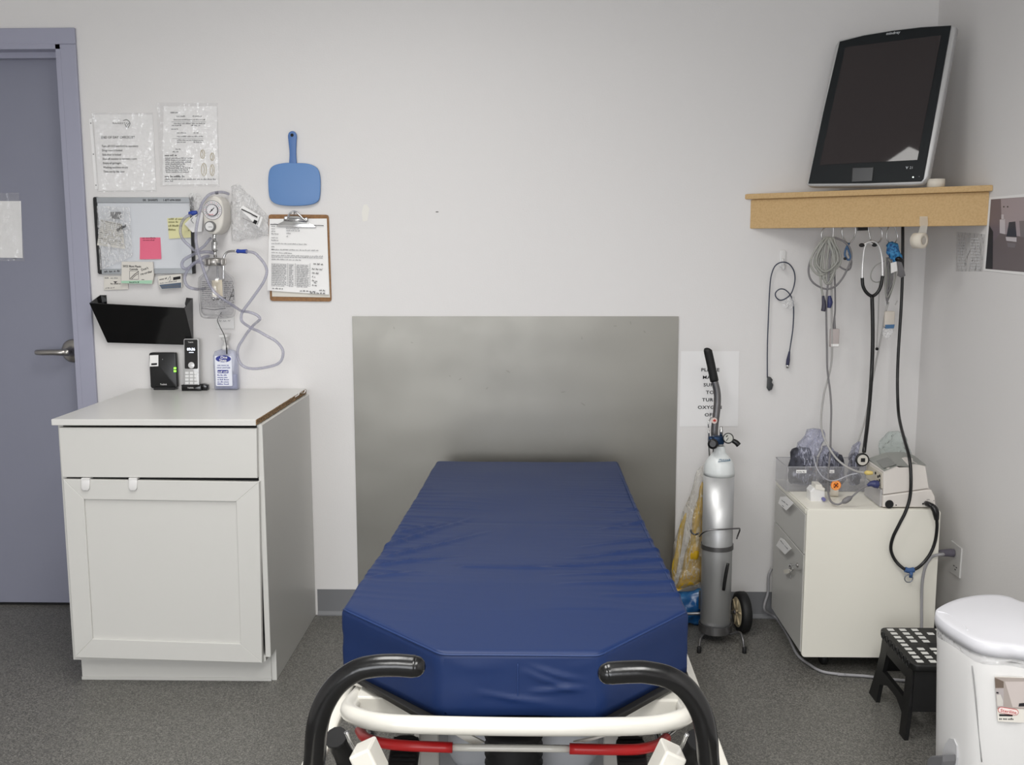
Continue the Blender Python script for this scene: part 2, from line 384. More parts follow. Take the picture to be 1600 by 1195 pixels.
m_ = MB().prism(bk, [bk.px(550.5, 494), bk.px(1060, 494), (bk.px(1052.5, 918)[0], .105), (bk.px(560, 918)[0], .105)], .0035, .006)
sp = tag(m_.build('steel_plate', [steel]), 'large brushed stainless steel sheet fixed to the white wall behind the bed head', 'wall panel')
m_ = MB()
for x, y, l, a in ((616, 512, 4, 1.2), (644, 535, 4, .2), (703, 587, 3, .5), (719, 592, 5, 2.6), (761, 606, 5, 2.5), (880, 612, 8, 3.0), (911, 631, 9, .6), (985, 504, 6, 1.4), (961, 509, 6, 0), (1007, 518, 5, .8), (909, 528, 5, 1.5), (794, 580, 8, .5)):
    p = bk.sub(x, y, -a); s_ = bk.m(x, y); MB().ink(p, circ(0, 0, l*s_*.5, 8, .8*s_), .0064).build('scuff_mark', mat('scuff', S(134, 131, 126), .5, .8), sp)

def slab(m, P, th, mi=0, sm=False):
    """flat panel of thickness th through 3-D corners"""
    P = [Vector(p) for p in P]; N = (P[1]-P[0]).cross(P[2]-P[1]).normalized()*th
    a = [m.bm.verts.new(p) for p in P]; b = [m.bm.verts.new(p+N) for p in P]; n = len(P)
    m.face(a, mi, sm); m.face(b[::-1], mi, sm)
    for i in range(n): m.face((a[i], b[i], b[(i+1) % n], a[(i+1) % n]), mi)
class CYL(PL):
    """the front skin of an upright cylinder, addressed like a plane"""
    def __init__(s, c, r): super().__init__((c[0], c[1]-r, 0)); s.c = Vector(c); s.r = r
    def px(s, x, y):
        p = s.hit(x, y)-s.O; q = max(-.99, min(.99, p.x/s.r)); return (math.asin(q)*s.r, p.z)
    def w(s, u, v, n=0): a = u/s.r; R = s.r+n; return Vector((s.c.x+R*math.sin(a), s.c.y-R*math.cos(a), v))

# ================================================================== WHITE BASE CABINET
CT = .869
cab = thing('base_cabinet', (-1.16, 3.3, 0), 'white base cabinet with drawer front and shaker door, beside the grey door', 'cabinet')
m_ = MB()
m_.box((-1.470, 2.976, .09), (-1.454, YB-.004, CT-.020)); m_.box((-1.470, 3.045, 0), (-1.454, YB-.004, .09))
m_.prism(PL((-.838, 0, 0), (0, 1, 0), (0, 0, 1)), [(2.974, .105), (3.035, .105), (3.035, .0), (YB-.004, 0), (YB-.004, CT-.020), (2.974, CT-.020)], -.017, 0, bev=.0012, seg=1)
m_.box((-1.454, YB-.012, .09), (-.855, YB-.004, CT-.02)); m_.box((-1.454, 2.976, .09), (-.855, YB-.012, .108))
m_.build('carcass', WHITE_P, cab)
m_ = MB().box((-1.472, 3.030, 0), (-.854, 3.044, .106), .002); m_.box((-1.472, 3.026, 0), (-.854, 3.030, .010), .001); m_.build('toe_kick', WHITE_P, cab)
MB().box((-1.454, 2.978, .665), (-.856, 2.99, .69)).build('drawer_gap_shade', DARK, cab)  # dark bar standing in for the shade in the drawer and door gap
m_ = MB().box((-1.477, 2.949, CT-.019), (-.8505, YB-.003, CT), .0012, seg=1); m_.build('countertop', WHITE_LAM, cab)
m_ = MB(); R = random.Random(3)
for i in range(60):
    y0 = 2.951+i*.0109; t = R.uniform(.0, .0016); m_.box((-.8505, y0, CT-.0185+R.uniform(0, .003)), (-.8485+t, y0+.0109, CT-.0008-R.uniform(0, .004 if i > 44 else .001)))
edge = m_.build('raw_edge', RAW_EDGE, cab); lab(edge, 'bare brown chipboard edge of the countertop')
m_ = MB().tube([(-.847, 3.43, CT-.004), (-.842, 3.46, CT-.001), (-.848, 3.50, CT+.001), (-.841, 3.54, CT-.006), (-.846, 3.585, CT-.002)], .0022, 6, flat=.4); m_.build('peeled_edge_strip', PAPER, cab)
fp = back(2.955)
MB().pprism(fp, [(91.5, 668), (401, 669.5), (402, 747), (97, 745.5)], -.018, 0, bev=.002).build('drawer_front', WHITE_P, cab)
D4 = [(98.7, 748.5), (404.5, 753), (409.5, 1035.5), (117, 1027)]; I4 = [(131, 780), (369, 783.5), (376, 1006), (144.5, 998)]
m_ = MB(); m_.pprism(fp, D4, -.018, -.007, bev=.001)
for i in range(4): j = (i+1) % 4; m_.pprism(fp, [D4[i], D4[j], I4[j], I4[i]], -.0072, .0, bev=.0012, seg=1)
dor = m_.build('cabinet_door', WHITE_P, cab)
for x in (134.5, 208.5):
    m_ = MB(); hx = [(x-6.5, 749), (x+6.5, 749), (x+6.5, 762), (x+4, 766), (x-4, 766), (x-6.5, 762)]
    m_.pprism(fp, hx, .0004, .006, bev=.002, sm=True); m_.pprism(fp, [(x-6.5, 746.5), (x+6.5, 746.5), (x+6.5, 749.5), (x-6.5, 749.5)], -.02, .006, bev=.001)
    m_.build('tab_handle', WPL, dor)

# ------------------------------------------------------------------ on the countertop
# phone base station
P1 = back(3.572)
bs = thing('base_station', P1.hit(255, 607), 'black square phone base station with green lights on the white countertop', 'phone base station')
bs.location.z = CT; ORG[bs.name] = Vector(bs.location)
bx = [P1.px(232.5, 551), P1.px(277, 606)]; z0 = CT+.001
m_ = MB().prism(P1, rr(bx[0][0], CT+.006, bx[1][0], bx[0][1], .008), -.022, 0, bev=.002, sm=True); m_.build('housing', BLACK, bs)
MB().prism(P1, rr(P1.px(240, 600)[0], CT, P1.px(273, 600)[0], CT+.010, .003), -.03, .004, bev=.001).build('foot_stand', BLACK, bs)
m_ = MB().pprism(P1, [(234, 555), (247.5, 554.5), (247.5, 572), (234, 572.5)], .0003, .0008)
for k in range(1): m_.pprism(P1, [(236.5, 567.5), (245.5, 567), (245.5, 570), (236.5, 570.5)], .0008, .001, mi=1)
lab(m_.build('sticker', [PAPER, INK], bs), 'white sticker on the housing')
LED = mat('green_light', S(120, 240, 60), .4, emit=(S(130, 255, 60), 2.5))
for i, (x, y) in enumerate(((272.5, 575), (274.5, 575), (272.5, 579.5), (274.5, 579.5))):
    MB().pprism(P1, [(x-.7, y-1.2), (x+.7, y-1.2), (x+.7, y+1.5), (x-.7, y+1.5)], .0002, .001).build('indicator_light', LED, bs)
m_ = MB().text(P1, 'Yealink', 255.5, 601.5, 2.6, .0005); m_.text(P1, 'v', 254, 562, 2, .0005); m_.build('lettering', PAPER, bs)
# cordless handset in its charger
P2 = back(3.555)
ph = thing('cordless_phone', (P2.hit(300, 600).x, 3.56, CT), 'cordless phone handset standing in its charger, silver keypad, on the white countertop', 'phone')
ux = lambda x, y, P=P2: P.px(x, y)
m_ = MB().prism(P2, rr(ux(283.5, 600)[0], CT, ux(316, 600)[0], CT+.022, .004), -.03, .012, bev=.003, sm=True)
m_.prism(P2, [(ux(310, 600)[0], CT), (ux(323, 600)[0], CT), (ux(323, 600)[0], CT+.018), (ux(316, 600)[0], CT+.024), (ux(308, 600)[0], CT+.022)], -.03, .0, bev=.002, sm=True)
ch_ = m_.build('charger', BLACKG, ph)
MB().prism(P2, rr(ux(283.2, 600)[0], CT+.001, ux(285.5, 600)[0], CT+.021, .002), .006, .0135, bev=.001).build('edge_glint', CHROME, ch_)  # chrome sliver put in for the highlight on the charger's edge
m_ = MB().text(P2, 'Yealink', 299.5, 606, 2.3, .0125); m_.build('lettering', PAPER, ch_)
P3 = PL((0, 3.553, CT+.02), (1, 0, 0), (0, .10, 1))
q = [P3.px(287, 529), P3.px(311.5, 603)]
m_ = MB().prism(P3, rr(q[0][0], q[1][1], q[1][0], q[0][1], .006), -.016, .002, bev=.002, sm=True); hs = m_.build('handset', mat('silver_plastic', S(190, 190, 190), .35, .3), ph)
m_ = MB().prism(P3, rr(*P3.px(288.5, 530.5), *P3.px(309.5, 576), .004), .0018, .0032, bev=.0005); m_.build('display', BLACKG, hs)
m_ = MB().text(P3, '09:36', 299, 547.5, 4, .0034, bold=.03); m_.line(P3, [(296, 550.5), (303, 550.5)], 1, .0034)
m_.build('clock_digits', mat('screen_white', S(235, 240, 255), .5, emit=(S(225, 235, 255), 1.2)), hs)
MB().text(P3, 'Yealink', 298.5, 535.5, 2, .0034).build('lettering', PAPER, hs)
m_ = MB().prism(P3, circ(*P3.px(299.5, 570.5), .0115), .003, .0045, bev=.001, sm=True); m_.prism(P3, circ(*P3.px(299.5, 570.5), .005), .0045, .0055, bev=.0005, sm=True); m_.build('navigation_button', mat('silver_bright', S(215, 215, 215), .3, .2), hs)
m_ = MB()
for r in range(4):
    for c in range(3): x, y = 292.5+c*7, 582.5+r*5.2; m_.prism(P3, rr(*P3.px(x-2.6, y-1.8), *P3.px(x+2.6, y+1.8), .0015), .002, .003)
m_.build('keypad', mat('key_white', S(228, 228, 228), .4), hs)
# hand sanitiser
P4 = back(3.565)
sb = thing('sanitizer_bottle', (P4.hit(350, 600).x, 3.58, CT), 'clear hand sanitizer pump bottle with blue and white label on the countertop', 'bottle')
BT = film('clear_bottle', tint=(.95, .96, 1, 1), haze=.22, hazecol=S(205, 208, 228), bump=None, rough=.08)
zz = lambda y: P4.px(350, y)[1]; xx = lambda x: P4.px(x, 580)[0]
m_ = MB().prism(P4, [(xx(333), CT+.004), (xx(335), CT), (xx(368), CT), (xx(370), CT+.004), (xx(370), zz(556)), (xx(366), zz(549)), (xx(357), zz(546)), (xx(345), zz(546)), (xx(336), zz(549)), (xx(333), zz(556))], -.034, 0, bev=.007, sm=True, seg=3)
m_.build('bottle_body', BT, sb)
m_ = MB().prism(P4, rr(xx(335.5), CT+.004, xx(367.5), zz(585), .004), -.03, -.004, bev=.004, sm=True)
m_.build('liquid_gel', film('clear_gel', tint=(.93, .94, 1, 1), haze=.3, hazecol=S(196, 200, 226), bump=None), sb)
LBLUE = mat('label_blue', S(34, 48, 140), .4)
m_ = MB().prism(P4, rr(xx(336.5), zz(603), xx(362.5), zz(556), .004), .0003, .0007)
m_.prism(P4, circ(*P4.px(349, 560.5), .028, 28, .0125), .0008, .0012, mi=1)
m_.prism(P4, rr(*P4.px(340, 578), *P4.px(357, 583), .001), .0008, .0012, mi=1)
lb_ = m_.build('label', [mat('label_white', S(232, 234, 244), .5), LBLUE], sb); lab(lb_, 'white label with a blue oval')
m_ = MB().text(P4, 'One', 350, 560, 4.2, .0014, bold=.02); m_.text(P4, 'Step', 348.5, 565, 4.6, .0014, bold=.02)
m_.words(P4, 341, 582, 356, 582, 3, .0014)
m_.build('lettering', PAPER, lb_)
m_ = MB()
m_.text(P4, 'HAND SANITIZER', 349.5, 575.5, 2.2, .001, wide=.85, bold=.02)
for y in (571.5, 587, 590.5, 594, 597.5, 601): m_.words(P4, 340, y, 358, y, 2.6, .001, seed=y)
m_.build('fine_print', LBLUE, lb_)
m_ = MB(); cx = P4.hit(349.5, 540); ax = Vector((cx.x, 3.582, 0))
m_.lathe(ax+Vector((0, 0, zz(547)-.002)), (0, 0, 1), [(0, .0125), (.016, .0125), (.018, .008), (.022, .005), (.034, .005), (.036, .0115), (.046, .0125), (.048, .010)], 24)
m_.box((ax.x-.012, 3.548, zz(527)), (ax.x+.018, 3.592, zz(522)), .003)
m_.build('pump', WPL, sb)
# black charging lead hanging down from behind the jar
m_ = MB(); T = [(346, 488, 3.60), (340, 499, 3.57), (343, 509, 3.56), (350, 523, 3.545), (353, 536, 3.54), (354, 545, 3.54)]
m_.tube([back(y).hit(a, b) for a, b, y in T], .0014, 6)
o = m_.build('charging_cable', BLACK); tag(o, 'thin black charging lead hanging from behind the glass jar', 'cable')
m_ = MB().tube([back(3.54).hit(354, 543), back(3.54).hit(354.5, 553)], .004, 8, smooth=0, flat=.6); m_.build('plug', BLACK, o)
o2 = MB().pprism(bk, [(338.5, 488), (366, 487.5), (367, 513), (339.5, 513.5)], .001, .006, bev=.001).build('wall_plate', WPL); tag(o2, 'small white wall plate under the glass jar', 'wall plate')
m_ = MB().scrawl(bk, 343, 503, 362, 502, 4, .0065, w=.5); m_.build('lettering', INKL, o2)

# ------------------------------------------------------------------ black wall file pocket
fpk = thing('file_pocket', back(3.57).hit(225, 535), 'glossy black acrylic file pocket on the wall above the countertop', 'file holder')
Q = lambda x, y, Y: back(Y).hit(x, y)
bl, br, bbl, bbr = Q(156, 461, YB-.004), Q(301, 466, YB-.004), Q(170, 532, YB-.004), Q(302, 537, YB-.004)
ftl, ftr, fbl, fbr = Q(140, 473, 3.53), Q(289, 481, 3.53), Q(168, 534, 3.592), Q(303, 538, 3.592)
m_ = MB(); slab(m_, [ftl, fbl, fbr, ftr], .003); m_.build('front_panel', BLACKG, fpk)
m_ = MB(); slab(m_, [Q(158, 480, YB-.004), Q(300, 484, YB-.004), bbr, bbl], .003); m_.build('back_panel', BLACKG, fpk)
m_ = MB(); slab(m_, [bl, ftl, fbl, bbl], .003); slab(m_, [bl, Q(166, 461, YB-.004), Q(167, 476, YB-.004), bbl], .002); m_.build('side_panel', BLACKG, fpk)
m_ = MB(); slab(m_, [ftr, br, bbr, fbr], .003); slab(m_, [br, Q(291, 465, YB-.004), Q(289, 474, YB-.004), bbr][::-1], .002); m_.build('side_panel', BLACKG, fpk)
m_ = MB(); slab(m_, [fbl, bbl, bbr, fbr], .003); m_.build('bottom_panel', BLACKG, fpk)

# ------------------------------------------------------------------ papers in sleeves
def sleeve(label, cor, paper, ink_fn, seed, strip=None, pl=None, n0=.001):
    pl = pl or bk; t = thing('paper_sleeve', pl.w(*pl.px(*cor[3]), .001), label, 'document sleeve')
    pp = MB().sheet(pl, [pl.px(*p) for p in paper], n0, .001, 8).build('paper_page', PAPER, t)
    m = MB(); ink_fn(m); m.build('lettering', [INK, INKG, mat('ochre_print', S(190, 176, 140), .8)], pp)
    MB().sheet(pl, [pl.px(*p) for p in cor], n0+.0032, .004, 14, 24, 30, seed=seed).build('clear_sleeve', FILM, t)
    if strip:
        s = MB().sheet(pl, [pl.px(*p) for p in strip], n0, .0005); so = s.build('punched_strip', PAPER, t)
        m = MB()
        for f in (.06, .5, .94):
            x = (strip[0][0]+strip[1][0])/2*(1-f)+(strip[2][0]+strip[3][0])/2*f; y = strip[0][1]*(1-f)+strip[3][1]*f
            m.ink(pl, circ(*pl.px(x, y), .0022, 10), n0+.0016)
        m.build('punched_hole', INKG, so)
    return t
N_ = .003
def ink1(m):
    m.text(bk, 'NANESTA', 188, 194, 2.6, N_, wide=1.2, space=1.3)
    m.line(bk, [(193, 188.5), (198, 187), (202, 189), (204, 193), (201, 199), (200, 200)], .8, N_); m.line(bk, [(196, 194), (198, 199), (200, 195), (203, 192)], .8, N_)
    m.text(bk, 'END OF DAY CHECKLIST', 158.5, 216.5, 3.6, N_, align='LEFT', wide=.92, bold=.015)
    for i, s_ in enumerate(('Turn off CO2 and N2O in operatory', 'Drug room is locked', 'Side door is locked', 'Shut off monitor in recovery room', "Empty all garbage's", 'Washing machines empty', 'Time out by the door')):
        m.text(bk, s_, 159.5+i*.45, 230+i*6.6, 3.1, N_, align='LEFT', wide=.86, bold=.012)
sleeve('end of day checklist in a clear punched sleeve beside the grey door frame', [(144.4, 176.6), (240, 176.6), (245.7, 299.5), (153, 300.5)], [(146, 179), (238.5, 179), (244, 297.5), (154.5, 298)], ink1, 1,
       strip=[(139.5, 186), (144, 185), (153.5, 295), (148.5, 296)])
def ink2(m):
    for i, (x0, x1, y) in enumerate(((267, 279, 177), (276, 290, 182.5), (301, 316, 182.5), (272, 321, 188), (272, 321, 194), (269, 284, 197), (299, 314, 197), (268, 279, 202.5), (277, 292, 208.5), (303, 314, 208.5), (277, 318, 214), (277, 318, 220), (277, 292, 223), (303, 316, 223), (275, 283, 234), (270, 282, 238))):
        m.words(bk, x0, y, x1, y, 2.2, N_, mi=1, seed=i)
    m.line(bk, [(268, 190.5), (322, 190.5)], .4, N_, 1); m.line(bk, [(270, 216.5), (318, 216.5)], .3, N_, 1)
    m.words(bk, 258, 244, 277, 244, 3.2, N_, mi=0)
    for i in range(8): m.words(bk, 258.5+i*.1, 248+i*3.1, (302, 301, 300, 290, 289, 302, 296, 298)[i], 248+i*3.1, 2.4, N_, mi=1, seed=i+20)
    m.words(bk, 258, 277, 289, 277, 3.2, N_, seed=5); m.words(bk, 258, 281, 338, 281, 2.4, N_, mi=1, seed=6); m.words(bk, 258, 284, 271, 284, 2.4, N_, mi=1, seed=7)
    for cx, cy, a, b in ((317, 241, 3.2, 7), (332, 245, 3, 6), (319, 265, 4, 10), (332, 266, 3.2, 9)):
        m.line(bk, [(cx+a*math.cos(t*PI/6), cy+b*math.sin(t*PI/6)) for t in range(13)], .9, N_, 2); m.line(bk, [(cx-1, cy-b*.8), (cx+1, cy), (cx-.6, cy+b*.8)], .9, N_, 2)
sleeve('printed tooth chart page with small drawings in a clear sleeve above the whiteboard', [(246, 160.8), (341, 160.8), (344, 292), (251, 291.5)], [(256, 166), (339, 166), (341.5, 288), (254, 289)], ink2, 2)
# sleeve taped to the door (its paper shows blank from here)
DP = back(YB+.078)
def inkd(m): m.words(DP, 20, 404.5, 27, 404.5, 2, .0045, mi=1)
sleeve('blank page in a crinkled clear sleeve on the grey door', [(-40, 303), (31, 301), (40, 408), (-32, 407)], [(-40, 314), (33, 314), (36, 403), (-32, 402)], inkd, 3, pl=DP)

# ------------------------------------------------------------------ whiteboard and what is stuck on it
wb = thing('whiteboard', bk.w(*bk.px(230, 428), .006), 'small whiteboard with silver rails and black side edges above the file pocket', 'whiteboard')
WBC = mat('whiteboard_surface', S(214, 217, 222), .25); SILV = mat('satin_aluminium', S(168, 172, 176), .35, .7)
MB().pprism(bk, [(150, 311), (301, 311), (304, 425), (161, 426)], .001, .008).build('writing_surface', WBC, wb)
t_ = MB().pprism(bk, [(152, 308.5), (300, 308.5), (300.5, 317), (152.6, 317)], .001, .012, bev=.001).build('top_rail', SILV, wb)
b_ = MB().pprism(bk, [(160, 420), (303.5, 419), (304, 427), (161, 428.5)], .001, .012, bev=.001).build('bottom_rail', SILV, wb)
MB().pprism(bk, [(147.5, 310), (149, 308), (153, 308), (161.5, 428), (157, 428), (155, 426)], .001, .013, bev=.001).build('side_rail', BLACK, wb)
MB().pprism(bk, [(298, 308), (302.5, 308), (306.5, 427), (302, 428)], .001, .013, bev=.001).build('side_rail', BLACK, wb)
m_ = MB().text(bk, 'EK  SHARPS', 237, 314.3, 3.2, .0125, bold=.02); m_.text(bk, '1-877-694-5050', 270.5, 314.3, 3.2, .0125, bold=.02, wide=.95)
m_.build('lettering', INK, t_)
m_ = MB().scrawl(bk, 165, 425.8, 187, 424.8, 4, .0125, seed=4, w=.8); m_.build('handwriting', INK, b_)
def note(name, label, cor, m, n, curl=.004, fn=None, cat='sticky note', inks=None):
    o = MB().sheet(bk, [bk.px(*p) for p in cor], n, 0, nx=6, ny=8, curl=lambda a, b: curl*b*b).build(name, m); tag(o, label, cat)
    if fn: k = MB(); fn(k); k.build('handwriting', inks or INK, o)
    return o
note('sticky_note', 'pink sticky note on the whiteboard', [(220, 371), (252, 371), (254, 404.5), (220.5, 405)], mat('pink_paper', S(232, 112, 140), .8), .0085, fn=lambda k: (k.words(bk, 224, 372.8, 247, 372.5, 2.2, .009, seed=1), k.words(bk, 225, 376, 243, 376, 2, .0092, seed=3)), inks=mat('pink_ink', S(120, 40, 60), .8))
note('sticky_note', 'pale yellow sticky note with writing, on the whiteboard behind the looped tubing', [(262.5, 341), (301, 339), (302.5, 371), (266, 373)], mat('yellow_paper', S(226, 222, 172), .8), .0085, fn=lambda k: [k.words(bk, 265, y, x, y, 3, .0092+.001*i, seed=i) for i, (y, x) in enumerate(((343.5, 290), (348, 280), (354, 287), (360, 279)))], inks=mat('olive_ink', S(120, 118, 80), .8))
# zip bag with a leaflet, marked "order"
zb = thing('zip_bag', bk.w(*bk.px(180, 420), .01), 'clear plastic bag holding a printed leaflet marked order, on the whiteboard', 'plastic bag')
pg = MB().sheet(bk, [bk.px(*p) for p in ((160, 343), (193, 350), (198, 389), (154.5, 383))], .0140, .001, 20).build('leaflet', PAPERD, zb)
m_ = MB()
for i in range(12): t = i/12; m_.words(bk, 160-5*t, 345.5+t*36, 192+4*t, 352+t*36, 2.0, .0165, mi=(0 if i in (0, 6, 9) else 1), seed=i)
m_.build('fine_print', [INK, INKL], pg)
m_ = MB().pprism(bk, [(175.5, 331.5), (191.5, 331), (191.5, 342), (175.5, 342.5)], .0142, .0160); m_.build('dark_label', mat('charcoal_print', S(52, 52, 55), .7), zb)
bgf = MB().sheet(bk, [bk.px(*p) for p in ((155, 322), (206, 324), (211, 400), (160, 422))], .0185, .004, 30, 22, 26, seed=8).build('clear_bag', FILM2, zb)
m_ = MB().text(bk, 'order', 195, 358, 5.2, .026, ang=.45, bold=.02, shear=.2); m_.build('handwriting', INK, bgf)
# cut-out box fronts along the lower edge
def cut(label, cor, n, th, fn, side=None):
    o = MB().pprism(bk, cor, n, n+th, bev=.0006).build('supply_card', BEIGE); tag(o, label, 'box label')
    k = MB(); fn(k, n+th+.0006); k.build('lettering', [INK, INKG, mat('mint_print', S(172, 214, 186), .7), mat('slate_print', S(90, 104, 122), .7)], o); return o
def f1(k, n):
    k.words(bk, 165, 435, 172, 435, 2, n, 1); k.words(bk, 174, 435, 187, 435, 2, n, 1); k.ink(bk, [bk.px(178, 439.5), bk.px(185, 439.5), bk.px(181.5, 442)], n); k.words(bk, 174, 444, 190, 444, 2.2, n); k.scrawl(bk, 166, 451, 180, 450, 2, n, 1, w=.4)
cut('small cream box label with a bird-like mark, lowest under the whiteboard', [(163, 431.5), (200, 431), (201.5, 452), (163.5, 453)], .002, .004, f1)
def f2(k, n):
    k.ink(bk, [bk.px(193, 438.5), bk.px(241.5, 437.5), bk.px(240.5, 443), bk.px(193.5, 442)], n, 2)
    k.text(bk, '20/22 Blunt Plastic', 195.5, 416.8, 3, n+.0002, align='LEFT', bold=.02, ang=-.03, wide=.9); k.text(bk, 'Cannula', 212.5, 421.5, 2.8, n+.0002, bold=.02)
    k.line(bk, [(206, 423), (220, 423), (220, 436), (206, 436), (206, 423)], .5, n+.0002, 1); k.line(bk, [(207, 435), (214, 428), (220, 424)], .9, n+.0002); k.line(bk, [(209, 436), (215, 430), (220, 427)], .7, n+.0002)
    k.text(bk, "Don't", 230, 421.5, 3.6, n+.0002, ang=.3, bold=.01); k.text(bk, 're-order', 232.5, 427.5, 3.8, n+.0002, ang=.25, bold=.01)
    k.words(bk, 206, 441.5, 221, 441.5, 2.2, n+.0004); k.words(bk, 225, 437, 230, 437, 2, n+.0002)
cut('white and mint green cannula box front with handwriting, under the pink sticky note', [(193.5, 408.5), (242, 409), (243.5, 430), (241, 443.5), (193, 442)], .013, .007, f2)
def f3(k, n):
    k.words(bk, 252.5, 437.5, 264, 435.5, 2.8, n); k.line(bk, [(265, 437), (269, 431), (270, 436), (267, 440)], .6, n, 1); k.ink(bk, [bk.px(273.5, 433), bk.px(285, 431), bk.px(285, 435.5), bk.px(273.5, 437.5)], n)
    k.words(bk, 253, 443, 280, 439.5, 1.8, n, 1); k.ink(bk, [bk.px(252, 444.5), bk.px(286, 441), bk.px(286, 449), bk.px(256, 451)], n, 3)
    k.words(bk, 256, 449, 284, 447, 3, n+.0004, 1, seed=2)
cut('white and slate box front with a black bar, beside the glass jar', [(249.5, 431), (286.5, 427.5), (287, 449), (256, 452), (251, 445)], .013, .006, f3)

# ------------------------------------------------------------------ suction regulator, jar, tubing
rp = back(3.515)
rg = thing('suction_regulator', Q(337, 366, 3.56), 'cream oval suction regulator with round gauge and knob, above the glass jar', 'suction regulator')
ov = [(317.5, 330), (318.5, 318), (323, 309.5), (331, 305.5), (339, 307), (345.5, 313), (348.5, 323), (349.5, 337), (348, 351), (343, 361), (335, 366), (327, 364.5), (321, 358), (318, 346)]
pts = [(p.x, p.y) for p in spline([Vector((*rp.px(*p), 0)) for p in ov], 4, True)]
bo = MB().prism(rp, pts, -.088, 0, bev=.006, sm=True, seg=3).build('housing', BEIGE, rg)
gc = rp.px(332.3, 328.3)
m_ = MB().prism(rp, circ(*gc, .0335, 40), .0, .0015, bev=.0006, mi=1); m_.prism(rp, circ(*gc, .0322, 40), .0015, .002, mi=0); m_.prism(rp, circ(*gc, .0212, 36), .002, .009, bev=.001, mi=1, sm=False); m_.prism(rp, circ(*gc, .0190, 36), .009, .0094, mi=0)
ga = m_.build('gauge', [mat('dial_white', S(226, 224, 226), .4), mat('dial_ring', S(70, 66, 74), .4)], rg)
m_ = MB()
for k in range(22):
    a = math.radians(-50+k*280/21); r0, r1 = .0245, .029; c_, s_ = math.cos(a), math.sin(a)
    m_.ink(rp, [(gc[0]+c_*r0-s_*.0006, gc[1]+s_*r0+c_*.0006), (gc[0]+c_*r1-s_*.0006, gc[1]+s_*r1+c_*.0006), (gc[0]+c_*r1+s_*.0006, gc[1]+s_*r1-c_*.0006), (gc[0]+c_*r0+s_*.0006, gc[1]+s_*r0-c_*.0006)], .0023, mi=k % 3 // 2)
m_.line(rp, [(329, 332), (336, 324.5)], 1.2, .0098); m_.prism(rp, circ(*gc, .003, 12), .0096, .0106)
for k in range(12):
    a = math.radians(-40+k*24); m_.ink(rp, [(gc[0]+math.cos(a+d)*r, gc[1]+math.sin(a+d)*r) for r, d in ((.0155, -.04), (.0175, -.04), (.0175, .04), (.0155, .04))], .0097)
m_.words(rp, 328, 336, 335, 336, 2, .0098, 1)
m_.build('dial_print', [INK, mat('red_print', S(196, 60, 70), .6)], ga)
kc = rp.px(329.5, 353.8); kw = rp.w(*kc, 0)
m_ = MB().lathe(kw, rp.N, [(0, .019), (.014, .0185), (.016, .017)], 28); kb = m_.build('knob', mat('mid_grey_plastic', S(120, 120, 120), .5), rg)
m_ = MB().lathe(kw+rp.N*.016, rp.N, [(0, .0145), (.0012, .014)], 28); k2 = m_.build('knob_cap', WPL, kb)
m_ = MB().words(PL(kw+rp.N*.0176), 325.5, 355, 332.5, 355, 1.6, 0.0); m_.build('lettering', INKG, k2)
JC = back(3.525).hit(338.5, 450); jx, jy = JC.x, JC.y; jz = lambda y: back(jy).px(338.5, y)[1]
m_ = MB(); top = Vector((jx, jy, 0))
def LZ(m, prof, seg=28, c=(jx, jy), mi=0):  # prof [(pixel row, radius)]
    z_ = [(jz(y), r) for y, r in prof]; m.lathe((c[0], c[1], 0), (0, 0, 1), z_, seg, mi=mi); return m
LZ(m_, [(378, .007), (364, .007)], 16); LZ(m_, [(392, .011), (390, .0125), (379, .0125), (377, .010)], 6); LZ(m_, [(401.8, .006), (391, .006)], 12)
m_.build('chrome_fitting', CHROME, rg)
jar = thing('collection_jar', (jx, jy, jz(495)), 'clear glass suction jar with printed scale and metal lid ring, hung on the wall', 'jar')
GL = film('jar_glass', tint=(.965, .965, .97, 1), haze=.025, bump=None, rough=.04, ior=1.6)
m_ = MB(); LZ(m_, [(494, .030), (496.5, .050), (494, .058), (488, .0625), (440, .063), (433, .059), (428, .046), (424, .034), (421, .0255), (414, .0245)], 40); body = m_.build('glass_body', GL, jar)
m_ = MB(); LZ(m_, [(492, .048), (487, .056), (441, .0585), (435, .054), (430, .044), (425, .030), (415, .021)], 40); m_.build('inner_wall', GL, body)
m_ = MB(); LZ(m_, [(415, .033), (414, .036), (405, .036), (403.5, .033), (402.5, .0)], 32)
for k in range(10): a = k*PI/5; m_.box((jx+.036*math.cos(a)-.003, jy+.036*math.sin(a)-.003, jz(413)), (jx+.036*math.cos(a)+.003, jy+.036*math.sin(a)+.003, jz(405)), .001)
m_.build('lid_ring', SATIN, jar)
m_ = MB().tube([Q(349, 440, jy), Q(349.5, 415, jy), Q(350, 402, jy), Q(354, 395, jy), Q(360, 392.5, jy-.005), Q(369.5, 392.5, jy-.01)], .0042, 10); m_.build('bent_pipe', CHROME, jar)
m_ = MB().tube([Q(340, 403, jy), Q(340, 430, jy), Q(344, 445, jy)], .004, 8); m_.build('dip_tube', film('dip_tube', tint=(.8, .8, .82, 1), haze=.2, bump=None), jar)
CJ = CYL((jx, jy, 0), .0635); m_ = MB()
for y in range(441, 483, 3):
    m_.words(CJ, 314, y, 331 if y < 470 else 360, y, 1.8, .0004, mi=1, seed=y)
    if y < 466: m_.words(CJ, 348, y, 363, y, 1.8, .0004, mi=1, seed=y+1)
m_.text(CJ, 'Quart M', 342, 468.5, 4.5, .0006, bold=.02); m_.line(CJ, [(354, 470), (358, 452), (362, 470)], 1.2, .0006); m_.line(CJ, [(355, 464), (361, 463)], 1, .0006)
m_.line(CJ, [(313, 482), (335, 484), (350, 482)], .8, .0006)
m_.build('printed_scale', [INK, INKG], jar)
